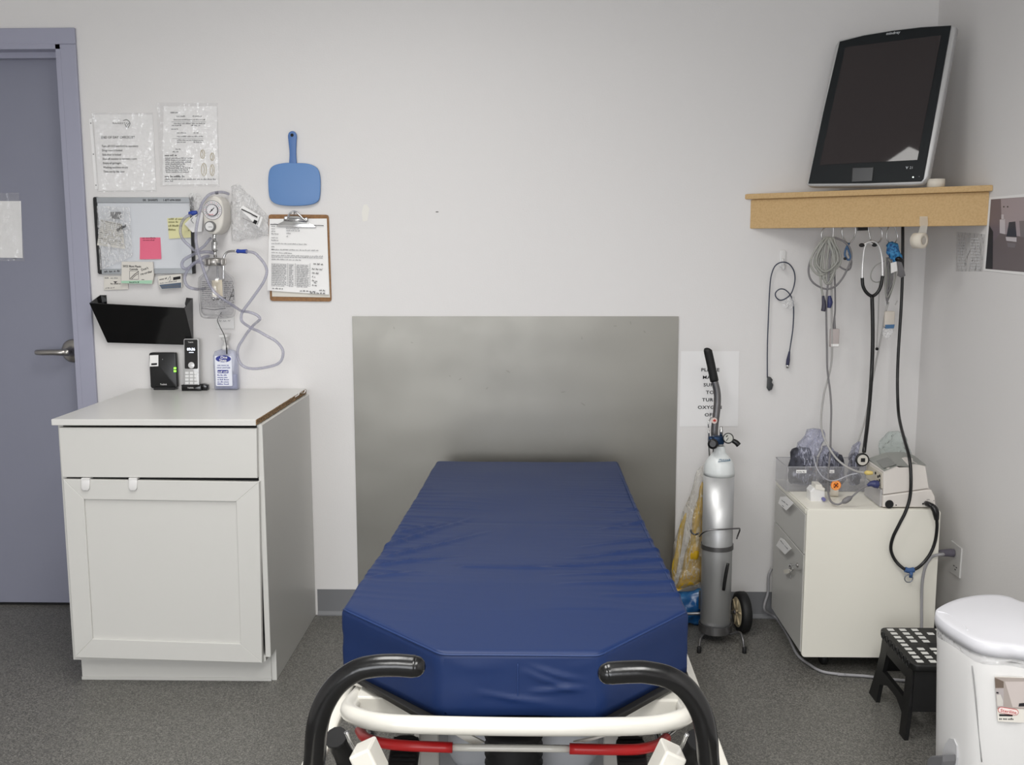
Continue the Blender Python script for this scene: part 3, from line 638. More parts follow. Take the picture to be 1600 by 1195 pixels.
m_ = MB().pprism(back(jy-.05), [(331, 438), (347, 437), (348, 463), (332, 464)], -.001, 0); m_.build('cream_label', mat('cream_paper', S(214, 203, 180), .8), jar)
TBM = film('clear_tube', tint=(.88, .88, .92, 1), haze=.36, hazecol=S(176, 176, 190), bump=None, rough=.12, ior=1.4)
def hose(name, pts, r, m, label, cat='tubing', Y=None, grp=None, seg=10, k=6):
    P = [back(p[2] if len(p) > 2 else Y).hit(p[0], p[1]) for p in pts]
    o = MB().tube(P, r, seg, smooth=k).build(name, m); tag(o, label, cat, grp); return o
T1 = [(385, 392.6, 3.50), (397, 395), (405, 402), (413, 412), (417, 424), (413, 438), (405, 451), (392, 469), (381, 484), (377, 493), (379, 503), (394, 513, 3.52), (404, 517.5), (417, 525), (431, 533), (441, 545), (442, 556), (437, 566), (424, 572), (400, 576), (383, 573.5), (374, 565), (371, 553), (373, 541), (379, 531), (387, 519, 3.545), (396.6, 507.5, 3.55), (404, 501), (406, 497), (400, 491.5), (389, 487.5), (378, 486, 3.52), (371, 482, 3.475), (362, 476, 3.45), (350, 468, 3.44), (337, 458, 3.44), (328, 446, 3.44), (320, 427, 3.45), (313, 405, 3.47), (308, 388, 3.47), (305.8, 370, 3.48), (308, 349), (314, 323), (320, 311), (329, 303, 3.50), (341, 300.3, 3.545), (350, 300.5, 3.57), (357, 303, 3.598)]
tb = hose('suction_tubing', [(p[0], p[1], p[2]) if len(p) > 2 else (p[0], p[1], 3.49) for p in T1], .0052, TBM, 'long clear suction tube looping over the gauge and hanging beside the jar')
m_ = MB().tube([Q(371, 392.4, 3.515), Q(376, 392.6, 3.512), Q(386, 392.8, 3.51)], .0078, 10, radii=[.008, .0065, .008]); o = m_.build('blue_connector', BLUEC, tb)
m_ = MB().tube([Q(336.5, 301.4, 3.548), Q(341, 300.8, 3.55)], .0060, 10, smooth=0); m_.build('grey_clip', mat('clip_grey', S(96, 98, 104), .5), tb)
t2 = hose('suction_tubing', [(300, 335, 3.545), (291, 339), (284, 348), (281.8, 362), (286, 374), (296, 384), (306, 392), (317, 386), (325, 377), (329, 372.5, 3.56)], .0052, TBM, 'clear tube with blue end looping in front of the yellow sticky note', Y=3.53)
m_ = MB().tube([Q(295, 333.5, 3.545), Q(301, 333, 3.545), Q(308, 331.5, 3.545)], .008, 8, radii=[.006, .009, .006]); m_.build('blue_connector', BLUEC, t2)
hose('suction_tubing', [(336, 396, 3.575), (325, 393.5), (310, 395), (297, 400), (286.5, 407), (284.5, 416), (292, 420), (304, 411), (318, 402, 3.565), (326, 400, 3.59)], .0056, TBM, 'clear tube coil knotted behind the jar neck, upper loop', Y=3.545)
hose('suction_tubing', [(322, 415, 3.59), (315, 410, 3.535), (303, 411), (292, 424), (288.5, 436), (293, 447), (303, 451), (314, 452, 3.59), (322, 450, 3.596)], .0056, TBM, 'clear tube coil hanging behind the jar shoulder, lower loop', Y=3.515)

# plastic packets behind the regulator
pk = thing('plastic_packet', bk.w(*bk.px(385, 377), .01), 'clear crinkled plastic packet with a printed strip, between the regulator and the clipboard', 'plastic packet')
ol = [(362, 300), (362, 291), (371, 288), (382, 295), (391, 303), (406, 321), (420, 341), (420.5, 366), (408, 370), (385, 374), (366, 377), (362, 368), (361, 330)]
MB().pillow(bk, [bk.px(*p) for p in ol], .004, .035, .010, 26, 14, back_=0.0, seed=3).build('clear_wrap', FILM2, pk)
m_ = MB().sheet(bk, [bk.px(*p) for p in ((381, 327), (386, 322), (416.5, 340), (411, 356))], .05, .002, 20, 10, 6)
st = m_.build('paper_strip', PAPER, pk); m_ = MB()
m_.line(bk, [(384, 327.5), (400, 335)], 1.6, .0545)
for i in range(4): m_.line(bk, [(400+i*2.2, 335.5+i*1.1), (402+i*2.2, 336.5+i*1.1)], 2.0, .0547)
m_.line(bk, [(386, 341), (396, 346), (405, 349)], .5, .0547); m_.line(bk, [(413, 338.5), (408.5, 351.5)], .6, .0547); m_.ink(bk, [bk.px(404, 343.5), bk.px(409, 346), bk.px(406.5, 351), bk.px(401.5, 348.5)], .0547); m_.build('lettering', INK, st)
pk2 = thing('plastic_packet', bk.w(*bk.px(306, 360), .02), 'small crumpled clear packet with white card at the whiteboard corner', 'plastic packet')
MB().pillow(bk, [bk.px(*p) for p in ((299, 305), (309, 303), (318, 309), (318, 330), (305, 333), (299, 320))], .016, .016, .008, 40, 8, seed=9).build('clear_wrap', FILM2, pk2)
m_ = MB().pprism(bk, [(291, 350), (314, 328), (320, 334), (318, 362), (303, 363)], .016, .018); cd_ = m_.build('white_card', PAPER, pk2)
m_ = MB().line(bk, [(304, 340), (301, 344), (305, 349)], .7, .0186); m_.line(bk, [(308, 339), (316, 332)], .9, .0186); m_.ink(bk, circ(*bk.px(297.5, 360), .0015, 8), .0186); m_.build('lettering', INK, cd_)

# ------------------------------------------------------------------ blue hand mirror hung on the wall
hm = thing('hand_mirror', bk.w(*bk.px(461, 321), .006), 'blue plastic hand mirror hanging face to the wall, handle up', 'hand mirror')
ol = [(463, 255), (478, 255.5), (490, 258.5), (498, 265), (501.5, 278), (501.5, 300), (499.5, 312), (493, 318), (480, 321), (461, 322), (442, 321), (430, 317.5), (423.5, 311), (421, 299), (420.5, 278), (423, 265), (430, 258.5), (442, 255.5), (454, 254.5)]
pts = [(p.x, p.y) for p in spline([Vector((*bk.px(*p), 0)) for p in ol], 4, True)]
MB().prism(bk, pts, .004, .014, bev=.003, sm=True, seg=3).build('mirror_back', BLUEP, hm)
hd = [(452.8, 256), (453.6, 240), (452, 222), (451.2, 213), (453, 207.5), (457.8, 205.2), (462.6, 207.3), (464.8, 213), (464.3, 222), (463.8, 240), (464.8, 256)]
pts = [(p.x, p.y) for p in spline([Vector((*bk.px(*p), 0)) for p in hd], 4)]
h_ = MB().prism(bk, pts, .005, .014, bev=.003, sm=True, seg=3).build('handle', mat('blue_plastic_handle', S(80, 118, 176), .4), hm)
MB().lathe(bk.w(*bk.px(457.8, 211.8), .0135), bk.N, [(0, .0058), (.002, .0056)], 18).build('hanging_hole', DARK, h_)

# ------------------------------------------------------------------ clipboard
cb = thing('clipboard', bk.w(*bk.px(470, 471), .005), 'brown clipboard with a filled-in form, hanging below the blue hand mirror', 'clipboard')
HB = mat('hardboard', S(150, 108, 66), .6, noise_col=(120, S(128, 92, 56), .4, .7))
o4 = [(420, 335), (514, 335.5), (518.5, 471), (422.5, 470)]
pts = []
for i in range(4):
    a, b, c_ = Vector(o4[i-1]), Vector(o4[i]), Vector(o4[(i+1) % 4]); r = 4
    for t in (0, .5, 1): p = b+(a-b).normalized()*r*(1-t)*(1-t)+(c_-b).normalized()*r*t*t; pts.append(tuple(p))
MB().pprism(bk, pts, .003, .006, bev=.0006).build('board', HB, cb)
MB().sheet(bk, [bk.px(*p) for p in ((424, 345), (511, 345), (516.5, 464.5), (426, 463))], .0075, .0005).build('under_sheet', PAPERD, cb)
fm = MB().sheet(bk, [bk.px(*p) for p in ((422, 342), (511.5, 341.5), (515.5, 460), (419.3, 453.5))], .009, .001, 8, curl=lambda a, b: .004*b*b).build('form_page', PAPER, cb)
m_ = MB(); n = .0145
for i, (y, x1) in enumerate(((350, 448), (353, 432), (357, 432), (361, 434), (365, 437), (371, 436), (375, 437), (385, 431), (389, 431))): m_.words(bk, 425.5, y+1, x1, y+1.3, 2, n, 1, seed=i)
for i, y in enumerate((352, 355, 358, 362, 367)): m_.words(bk, 449, y+3, (478, 470, 470, 456, 454)[i], y+3.5, 2, n, 1, seed=i)
for i, (y, x1) in enumerate(((381, 481), (390.5, 499), (395, 458), (399.5, 506), (402, 506), (405.5, 472))): m_.words(bk, 426, y, x1, y+1.5, 1.9, n, 1, seed=i+9)
m_.line(bk, [(424, 350.5), (507, 352.5)], .9, n)
for k in range(13): y = 411+k*2.75; m_.line(bk, [(426, y), (486, y+3)], .35, n, 1); m_.words(bk, 427, y+2.6, 449, y+3.4, 1.8, n, 1, seed=k); m_.words(bk, 453, y+3.6, 460, y+3.9, 1.8, n, 1, seed=k+3); m_.words(bk, 465, y+4.2, 484, y+5, 1.8, n, 1, seed=k+5)
for x in (426, 451, 463, 486): m_.line(bk, [(x, 411), (x, 447)], .35, n, 1)
for i, (x, y, l) in enumerate(((491, 413, 12), (489, 421, 15), (489, 427, 8), (489, 433, 6), (489, 439, 7), (492, 442, 4), (489, 446, 8), (427, 451, 16), (470, 455, 24), (500, 454, 10), (486, 458, 20))): m_.scrawl(bk, x, y, x+l, y+1, 2.6, n+.0015, seed=i, w=.45)
m_.build('lettering', [INK, INKL], fm)
m_ = MB().pprism(bk, [(433.5, 354), (436, 350), (444, 346), (448, 340), (455, 337.5), (466, 337.5), (474, 340.5), (480, 347), (492, 351), (495.5, 355.5)], .013, .017, bev=.0015, sm=True)
m_.tube([bk.w(*bk.px(446, 343), .018), bk.w(*bk.px(482, 345), .018)], .006, 12, smooth=0)
m_.tube([bk.w(*bk.px(450, 342), .02), bk.w(*bk.px(456, 333), .022), bk.w(*bk.px(463, 331), .022), bk.w(*bk.px(470, 336), .024), bk.w(*bk.px(478, 343), .024), bk.w(*bk.px(482, 341), .02)], .003, 8)
for x, y in ((449, 341), (480, 343)): m_.lathe(bk.w(*bk.px(x, y), .014), bk.N, [(0, .008), (.008, .0075), (.01, .004)], 16)
m_.build('metal_clip', CHROME, cb)
MB().lathe(bk.w(*bk.px(460, 333), .003), bk.N, [(0, .003), (.02, .003)], 10).build('wall_nail', SATIN, cb)

# ================================================================== STRETCHER
VIN = mat('blue_vinyl', S(8, 37, 84), .5, bump=(500, .12, .0006), spec=.38, coat=.0)
st = thing('hospital_stretcher', (-.04, 2.6, 0), 'hospital stretcher with blue mattress, white rails and black push handles, head against the steel sheet', 'stretcher')
YH, YC, YE = 3.435, 1.885, 1.682          # head end, where the foot corners start, foot end
def xc(y): t = (YH-y)/(YH-YE); return -.0325-.001*t
def section(y):
    """(left x, right x, top z) of the mattress at depth y"""
    t = max(0, min(1, (YH-y)/(YH-YC)))
    L, Rr = -.354-.030*t-.006*max(0, t-.55), .287+.012*t
    z = .640+.016*t+.022*max(0, min(1, (2.75-y)/.7))**1.5
    if y < YC:
        f = (YC-y)/(YC-YE); L = L*(1-f)-.176*f; Rr = Rr*(1-f)+.117*f; z -= .004*f
    return L, Rr, z
m_ = MB(); ZB = .552; ys = []
ys += [YH-.022*(1-math.cos(a*PI/12)) for a in range(0, 6)]
y = YH-.022
while y > YE+.012: ys.append(y); y -= .0055
ys += [YE+.012*(1-math.sin(a*PI/10)) for a in range(1, 6)]
NT, NS = 84, 8; rings = []
CREASE = []
for a_, b_, h_, w_ in (((604, 848), (745, 796), .008, .010), ((612, 868), (770, 822), .007, .009), ((600, 884), (730, 866), .006, .008), ((622, 826), (700, 806), .005, .008), ((1008, 806), (930, 822), .005, .008), ((1022, 838), (900, 852), .006, .008), ((1032, 858), (880, 872), .007, .008), ((1040, 876), (790, 892), .007, .008), ((1046, 896), (850, 906), .006, .008), ((1056, 916), (860, 922), .006, .009), ((1062, 936), (930, 940), .005, .009), ((725, 889), (1000, 893), .004, .007), ((1000, 786), (950, 792), .004, .007), ((590, 905), (660, 897), .004, .008)):
    p_, q_ = wz(*a_, .665), wz(*b_, .665); CREASE.append((p_.xy, q_.xy, h_, w_))
def crease(x, y):
    t = 0
    for p_, q_, h_, w_ in CREASE:
        d_ = q_-p_; f_ = max(0, min(1, (Vector((x, y))-p_).dot(d_)/d_.length_squared)); e_ = Vector((x, y))-p_-d_*f_; s_ = e_.length/w_*(1 if e_.y > 0 else -1)
        if abs(s_) < 4: t += h_*(1-f_**2)*(math.exp(-(s_*s_)) - .55*math.exp(-((s_-1.5)**2)))
    return t
for y in ys:
    L, Rr, zt = section(y); inset = 0
    if y > YH-.022: d = (y-(YH-.022))/.022; inset = .022*(1-math.sqrt(max(0, 1-d*d)))
    if y < YE+.012: d = (YE+.012-y)/.012; inset = .012*(1-math.sqrt(max(0, 1-d*d)))
    L += inset; Rr -= inset; zt -= inset; zb = ZB+inset*.5; rc = .014; P = []
    for i in range(NS): P.append((L, zb+(zt-rc-zb)*i/NS))
    for i in range(6): a = PI-i*PI/12; P.append((L+rc+rc*math.cos(a), zt-rc+rc*math.sin(a)))
    for i in range(1, NT): P.append((L+rc+(Rr-L-2*rc)*i/NT, zt))
    for i in range(6): a = PI/2-i*PI/12; P.append((Rr-rc+rc*math.cos(a), zt-rc+rc*math.sin(a)))
    for i in range(1, NS+1): P.append((Rr, zt-rc-(zt-rc-zb)*i/NS))
    n = 8
    for i in range(1, n): P.append((Rr+(L-Rr)*i/n, zb))
    row = []
    for (x, z) in P:
        u = (x-(L+Rr)/2)/((Rr-L)/2); v = Vector((x, y, z))
        if z > zb+.012:
            side = abs(u)**1.6; mid = math.exp(-((y-2.62)/.42)**2)+.5*math.exp(-((y-2.15)/.25)**2)
            q = y+.10*x+.015*noise.noise(Vector((x*4, y*4, 0)))
            w = noise.noise(Vector((x*2.2+(5 if x > 0 else 0), q*26, 1)))
            w = 1-abs(w)*2.6 if w > -.5 else 0
            amp = .0055*side*mid if y > YE+.02 else 0
            v.z += amp*max(0, w)*.6 + crease(x, y)
            v.z += .004*noise.noise(Vector((x*5, y*4, 3)))*(1 if y > YC else .6) - .003*(1-side)*math.exp(-((y-2.7)/.5)**2)
            v.z -= .0025*math.exp(-((y-2.60+.03*u)/.012)**2)*(.4+.6*side)
            if abs(u) > .97: v.x += .003*noise.noise(Vector((y*9, z*30, u)))
        if z <= zb+.03 and abs(u) < .95 and y < YC: v.z += .006*noise.noise(Vector((x*9, y*9, 7)))
        row.append(m_.bm.verts.new(v))
    rings.append(row)
for A, B in zip(rings, rings[1:]):
    n = len(A)
    for k in range(n): m_.face((A[k], A[(k+1) % n], B[(k+1) % n], B[k]), 0, True)
def cap(row, flip):                          # fill an end by strips between the two sides
    n = len(row); NL = NS+6+NT-1+6+NS
    m_.face(row if flip else row[::-1], 0, False)
cap(rings[0], False)
# foot face as a fine grid so it can dimple
r = rings[-1]; c0 = MB
L, Rr, zt = section(YE); L += .012; Rr -= .012; zt -= .012; zb = ZB+.006; NX, NZ = 60, 22; fg = []; m_.face(r, 0, False)
def fold(x, z):
    t = .0025*noise.noise(Vector((x*9, z*22, 4)))
    for x0, z0, z1, h_, w_ in ((-.02, .655, .622, .0050, .007), (-.02, .640, .605, .0045, .007), (-.02, .600, .612, .0040, .006), (-.10, .600, .585, .0035, .006)):
        f = (x-x0)/.13
        if -.05 < f < 1.1: zc = z0+(z1-z0)*math.sin(min(1, max(0, f))*PI/2); q = (z-zc)/w_; t += h_*max(0, 1-abs(f-.45)*1.7)*(math.exp(-q*q)-.6*math.exp(-(q-1.5)**2))
    return t
for j in range(NZ+1):
    row = []
    for i in range(NX+1):
        x = L+(Rr-L)*i/NX; z = zt+(zb-zt)*j/NZ; e = min(1, i/10, (NX-i)/10, j/4, (NZ-j)/4)
        row.append(m_.bm.verts.new((x, YE-(.0014+max(-.0008, fold(x, z)))*e, z)))
    fg.append(row)
for j in range(NZ):
    for i in range(NX): m_.face((fg[j][i], fg[j+1][i], fg[j+1][i+1], fg[j][i+1]), 0, True)
mt = m_.build('mattress', VIN, st)
def edge_pts(n=20, dz=.0):
    out = []
    for y in [YC+.01-(YC-YE)*t/n for t in range(n+1)]:
        L, Rr, z = section(max(y, YE)); out.append((L, y, z+dz))
    return out
Lf = [Vector((section(y)[0]+.004, y, section(y)[2]-.003)) for y in (YC, 1.82, 1.76, 1.70, YE+.006)]
Rf = [Vector((section(y)[1]-.004, y, section(y)[2]-.003)) for y in (YC, 1.82, 1.76, 1.70, YE+.006)]
front = [Vector((x, YE+.001, section(YE)[2]-.0045)) for x in (-.16, -.1, -.033, .03, .10)]
VSEAM = mat('blue_seam', S(20, 48, 98), .5)
m_ = MB(); m_.tube(Lf+front+Rf[::-1], .0018, 6); m_.build('piping', VSEAM, mt)
m_ = MB(); m_.tube([(-.033, YE-.001, .655), (-.033, YE-.0015, .62), (-.033, YE+.001, .565)], .0014, 6); m_.build('front_seam', VSEAM, mt)
m_ = MB(); m_.tube([Vector((section(y)[1]-.012, y, section(y)[2]+.001)) for y in [3.38-.1*k for k in range(15)]], .0014, 6); m_.build('side_seam', VSEAM, mt)
# deck and frame
WENA = mat('white_enamel', S(224, 221, 212), .28, coat=.3)
dk = [(-.355, YH-.02), (-.365, 2.5), (-.374, YC-.02), (-.190, YE-.012), (.125, YE-.012), (.300, YC-.02), (.290, 2.5), (.283, YH-.02)]
FZ = flat(0); deck = MB().prism(PL((0, 0, 0), (1, 0, 0), (0, 1, 0)), dk, .541, .5515, bev=.002).build('deck_board', mat('black_deck', S(30, 29, 28), .5), st)
for x, y in ((-.205, 1.672), (.141, 1.672)): MB().lathe((x, y+.012, .549), (0, 0, 1), [(0, .006), (.003, .0055), (.005, .003)], 12).build('deck_bolt', CHROME, deck)
# end rail: bent tube around the foot
rl = [(-.30, 2.3, .50), (-.330, 2.0, .50), (-.350, 1.86, .51), (-.352, 1.76, .53), (-.328, 1.69, .55), (-.28, 1.655, .556), (-.20, 1.642, .558), (-.03, 1.638, .558), (.14, 1.642, .558), (.21, 1.655, .556), (.258, 1.69, .55), (.280, 1.76, .53), (.277, 1.86, .51), (.26, 2.0, .50), (.23, 2.3, .50)]
m_ = MB().tube(rl, .0160, 16, smooth=8); m_.build('end_rail', WENA, st)
# push handles
def handle(s):
    X = lambda a: (-.033+a if s > 0 else -.033-a)
    pts = [(-.335 if s < 0 else .292, 1.60, .35), (-.333 if s < 0 else .290, 1.545, .50), (-.330 if s < 0 else .288, 1.50, .60), (-.318 if s < 0 else .276, 1.49, .665), (-.288 if s < 0 else .245, 1.485, .712), (-.246 if s < 0 else .203, 1.485, .733), (-.205 if s < 0 else .163, 1.485, .737), (-.160 if s < 0 else .103, 1.485, .728)]
    return pts
for s in (-1, 1):
    px_ = [(480, 1260, 1.53), (491, 1190, 1.51), (495, 1140), (505, 1103), (526, 1070), (556, 1048), (585, 1040.5), (618, 1039), (643, 1040.5), (649, 1041)] if s < 0 else [(1116, 1260, 1.53), (1107, 1190, 1.51), (1104, 1150), (1095, 1112), (1073, 1077), (1045, 1058), (1010, 1050), (985, 1049.5), (957, 1051), (950, 1052)]
    P = [back(p[2] if len(p) > 2 else 1.50).hit(p[0], p[1]) for p in px_]
    hb = MB().tube(P, .0178, 18, smooth=8, radii=[.0178]*24+[.0175, .0170]).build('push_handle', mat('black_grip', S(14, 14, 15), .22, bump=(90, .1, .002)), st)
    MB().ball(P[-1], .0168).build('grip_end', _m['black_grip'], hb)
    MB().tube([P[0]+Vector((0, .02, -.12)), P[0]+Vector((0, .005, 0)), P[1]], .011, 12).build('handle_stem', WENA, hb)
# red and white bumper bar
rb = [(562, 1141, 2.02), (572, 1153, 1.93), (600, 1161, 1.88), (640, 1165, 1.86), (707, 1167.5, 1.86)]
wbx = [(707, 1167.5, 1.86), (800, 1168.5, 1.86), (890, 1169.5, 1.86)]
rb2 = [(890, 1169.5, 1.86), (960, 1171, 1.86), (1000, 1170, 1.88), (1028, 1163, 1.93), (1041, 1153, 2.02)]
HP = lambda L: [back(Y).hit(a, b) for a, b, Y in L]
bar = MB().tube(HP(wbx), .0072, 12, smooth=3).build('bumper_bar', WENA, st)
RED = mat('red_sleeve', S(196, 36, 38), .35)
MB().tube(HP(rb), .0108, 12).build('red_grip', RED, bar); MB().tube(HP(rb2), .0108, 12).build('red_grip', RED, bar)
for s in (-1, 1):
    P = HP([(562, 1141, 2.02), (551, 1125, 2.1), (560, 1118, 2.3)]) if s < 0 else HP([(1041, 1153, 2.02), (1054, 1140, 2.1), (1040, 1128, 2.3)])
    MB().tube(P, .0065, 10).build('bar_end', CHROME, bar)
for a, b in (((690, 1133), (748, 1160)), ((905, 1160), (962, 1140))):
    Y = 1.89; m_ = MB(); p0, p1 = back(Y).hit(*a), back(Y).hit(*b); slab(m_, [p0+Vector((-.012, 0, .004)), p0+Vector((.014, 0, .004)), p1+Vector((.012, 0, 0)), p1+Vector((-.012, 0, -.006))], .006); m_.build('bar_bracket', WENA, st)
# folded side rails: long white plates beside the mattress, with black and chrome uprights under
for s, x0, x1 in ((-1, -.412, -.376), (1, .306, .336)):
    m_ = MB(); m_.box((x0, 1.30, .478), (x1, 3.15, .492), .004); m_.box(((x0 if s < 0 else x1-.006), 1.30, .455), ((x0+.006 if s < 0 else x1), 3.15, .49), .002)
    sr = m_.build('side_rail', WENA, st)
    for k in range(5):
        y = 1.62+k*.33; xm = (x0+x1)/2; MB().tube([(xm, y, .478), (xm*.93, y+.16, .30)], .008, 8, smooth=0).build('rail_strut', CHROME, sr)
        if k < 4: MB().tube([(xm*.96, y+.05, .45), (xm*.9, y+.28, .32)], .009, 8, smooth=0).build('rail_link', BLACK, sr)
    MB().tube([(x0*.9, 1.68, .30), (x0*.9, 3.1, .30)], .010, 8, smooth=0).build('lower_tube', CHROME, sr)
# deck support channels under the corners
for s in (-1, 1):
    X0, X1 = (-.345, -.205) if s < 0 else (.142, .272)
    m_ = MB().box((X0, 1.80, .494), (X1, 1.92, .533), .004); m_.box((X0, 1.80, .488), (X1, 2.9, .497), .002)
    m_.build('deck_support', WENA, st)
    m_ = MB().tube([(s*.01+(-.352 if s < 0 else .268), 1.86, .535), ((-.340 if s < 0 else .258), 1.85, .53), ((-.335 if s < 0 else .262), 1.84, .51), ((-.343 if s < 0 else .256), 1.84, .495)], .005, 8); m_.build('rail_catch', WENA, st)
    MB().box(((-.38 if s < 0 else .262), 1.88, .470), ((-.325 if s < 0 else .312), 1.98, .484), .003).build('black_block', BLACK, st)
# corner brackets holding the push handles
for s in (-1, 1):
    c = Q(570, 1183, 1.56) if s < 0 else Q(1048, 1186, 1.56)
    Mx = Matrix.Translation(c) @ Matrix.Rotation(s*.45, 4, 'Y') @ Matrix.Rotation(-.1, 4, 'X')
    m_ = MB(); m_.box((-.019, -.02, -.040), (.019, .04, .016), .004, M=Mx); br_ = m_.build('handle_bracket', WENA, st)
    MB().box((-.006, -.023, -.026), (.008, -.019, -.02), .001, M=Mx).build('slot', DARK, br_)
    c2 = Q(525, 1168, 1.62) if s < 0 else Q(1090, 1172, 1.62)
    MB().tube([c2+Vector((0, 0, .02)), c2+Vector((s*-.01, .03, -.03)), c2+Vector((s*-.02, .05, -.10))], .02, 12).build('latch_cover', BLACK, st)
    MB().tube([c2+Vector((s*-.02, -.01, .035)), c2+Vector((s*-.03, -.01, .01)), c2+Vector((s*-.045, -.01, -.012))], .004, 8).build('latch_lever', CHROME, st)
# undercarriage
m_ = MB(); FP = PL((0, 0, 0), (1, 0, 0), (0, 1, 0))
m_.prism(FP, rr(-.25, 1.97, .19, 3.2, .06), .16, .23, bev=.02, sm=True); m_.prism(FP, rr(-.20, 2.06, .14, 3.1, .06), .23, .40, bev=.03, sm=True)
m_.build('base_cover', mat('pale_grey_cover', S(176, 178, 182), .4), st)
m_ = MB(); m_.box((-.30, 2.0, .455), (.235, 2.06, .50), .006); m_.box((-.30, 2.9, .455), (.235, 2.96, .50), .006); m_.box((-.10, 2.0, .47), (-.04, 2.96, .50), .004); m_.build('cross_member', WENA, st)
m_ = MB(); prof = [(0, .035)]
for k in range(7): prof += [(.006+k*.02, .048), (.016+k*.02, .040)]
for y in (1.99, 2.85):
    m2 = MB().lathe((-.048, y, .235), (0, 0, 1), [(a_, b_*1.3) for a_, b_ in prof]+[(.147, .045)], 28); m2.build('black_bellows', BLACKR, st)
for x in (-.192, .118):
    m_ = MB(); Mx = Matrix.Translation(Q(631 if x < 0 else 987, 1184, 1.90)) @ Matrix.Rotation(.35, 4, 'X')
    m_.prism(FP, rr(-.030, -.06, .030, .055, .022), -.008, .008, bev=.004, sm=True)
    for k in range(9): m_.box((-.025, -.048+k*.011, .008), (.025, -.043+k*.011, .011))
    m_.bm.transform(Mx); pd = m_.build('foot_pedal', BLACKR, st)
    p_ = Q(631 if x < 0 else 987, 1184, 1.90); MB().tube([p_+Vector((0, .03, -.012)), p_+Vector((0, .12, -.05)), p_+Vector((0, .22, -.08))], .010, 8).build('pedal_arm', GREYM, pd)
for x in (-.27, .20):
    m_ = MB(); m_.box((x-.035, 1.95, .14), (x+.035, 3.2, .19), .01); m_.build('base_rail', WENA, st)
    for y in (2.0, 3.12):
        ca = MB(); ca.lathe((x, y, .14), (0, 0, -1), [(0, .02), (.03, .02)], 16); ca.box((x-.03, y-.03, .06), (x+.03, y+.03, .115), .012); cs = ca.build('caster_fork', WENA, st)
        MB().lathe((x-.042, y+.02, .062), (1, 0, 0), [(0, .050), (.004, .060), (.020, .062), (.036, .060), (.040, .050)], 28).build('caster_wheel', BLACKR, cs)
for s in (-1, 1):
    x = -.033+s*.20
    MB().box((x-.022, 2.03, .26), (x+.022, 2.05, .46), .004).build('side_plate', mat('plate_grey', S(170, 168, 164), .4, .3), st)
    MB().lathe((x-s*.01, 1.99, .425), (0, 0, 1), [(0, .016), (.045, .017)], 18).build('rubber_stop', BLACKR, st)

# ================================================================== OXYGEN CYLINDER ON ITS CART
OX, OY = .634, 3.40
oc = thing('oxygen_cylinder', (OX, OY, .045), 'brushed aluminium oxygen cylinder with white shoulder and regulator, standing in a small cart', 'oxygen cylinder')
oz = lambda y: back(OY-.053).px(1120, y)[1]
ALU = mat('brushed_aluminium', S(206, 207, 208), .38, .72, bump=(60, .04, .001))
_b = ALU.node_tree.nodes['Principled BSDF']; _b.inputs['Anisotropic'].default_value = .75; _t = ALU.node_tree.nodes.new('ShaderNodeTangent'); _t.direction_type = 'RADIAL'; _t.axis = 'Z'
ALU.node_tree.links.new(_t.outputs[0], _b.inputs['Tangent'])
CYW = mat('white_shoulder_paint', S(228, 232, 232), .3)
MB().lathe((OX, OY, 0), (0, 0, 1), [(.045, .046), (.050, .0525), (.30, .053), (.598, .053)], 48).build('cylinder_body', ALU, oc)
sh = MB().lathe((OX, OY, 0), (0, 0, 1), [(.598, .0532), (.612, .0532), (.630, .051), (.648, .045), (.662, .035), (.672, .026), (.680, .0195), (.700, .018)], 48).build('white_shoulder', CYW, oc)
cc = CYL((OX, OY, 0), .0505); m_ = MB(); m_.text(cc, 'PRAXAIR', 1132, 719.5, 2.6, .0006, wide=1.2, bold=.02, shear=.2); m_.line(cc, [(1122, 721.5), (1142, 720.5)], 1, .0006); m_.build('lettering', mat('teal_print', S(44, 98, 128), .5), sh)
RBLUE = mat('regulator_blue', S(24, 52, 84), .35, .5)
m_ = MB().lathe((OX, OY, .700), (0, 0, 1), [(0, .013), (.012, .013), (.014, .010), (.018, .010)], 16); m_.lathe((OX+.004, OY, .735), (0, 0, 1), [(0, .006), (.022, .006), (.024, .004), (.034, .0045)], 10); m_.build('valve_post', CHROME, oc)
rz = .722
m_ = MB().box((OX-.026, OY-.020, rz-.014), (OX+.012, OY+.018, rz+.014), .005); m_.lathe((OX-.02, OY, rz), (-1, 0, 0), [(0, .013), (.02, .012)], 16)
rgb = m_.build('yoke_regulator', RBLUE, oc)
dd = Vector((-.25, -.95, .12)).normalized()
k0 = Vector((OX-.028, OY-.03, rz-.008)); MB().lathe(k0, dd, [(0, .017), (.016, .018), (.020, .016), (.022, .010)], 24).build('flow_knob', BLACK, oc)
g0 = Vector((OX+.022, OY-.03, rz+.010)); dg = Vector((-.15, -.95, .25)).normalized()
gg = MB().lathe(g0, dg, [(0, .016), (.003, .0185), (.020, .0185), (.023, .017)], 28).build('pressure_gauge', BLACK, oc)
MB().lathe(g0+dg*.0215, dg, [(0, .0145), (.002, .0145)], 28).build('gauge_face', mat('gauge_dial', S(176, 176, 170), .5), gg)
fpg = PL(g0+dg*.0236, (1, 0, 0), (0, .25, 1)); m_ = MB(); m_.ink(fpg, [(-.008, -.009), (-.006, -.010), (.007, .008), (.0055, .009)], 0); m_.ink(fpg, [(-.009, .005), (-.006, .003), (-.001, .0085), (-.003, .0105)], 0); m_.build('needle', INK, gg)
MB().tube([(OX+.032, OY-.02, rz+.004), (OX+.050, OY-.024, rz-.004), (OX+.060, OY-.026, rz-.014)], .0095, 12, radii=[.007, .009, .0095]).build('tightening_handle', BLACK, oc)
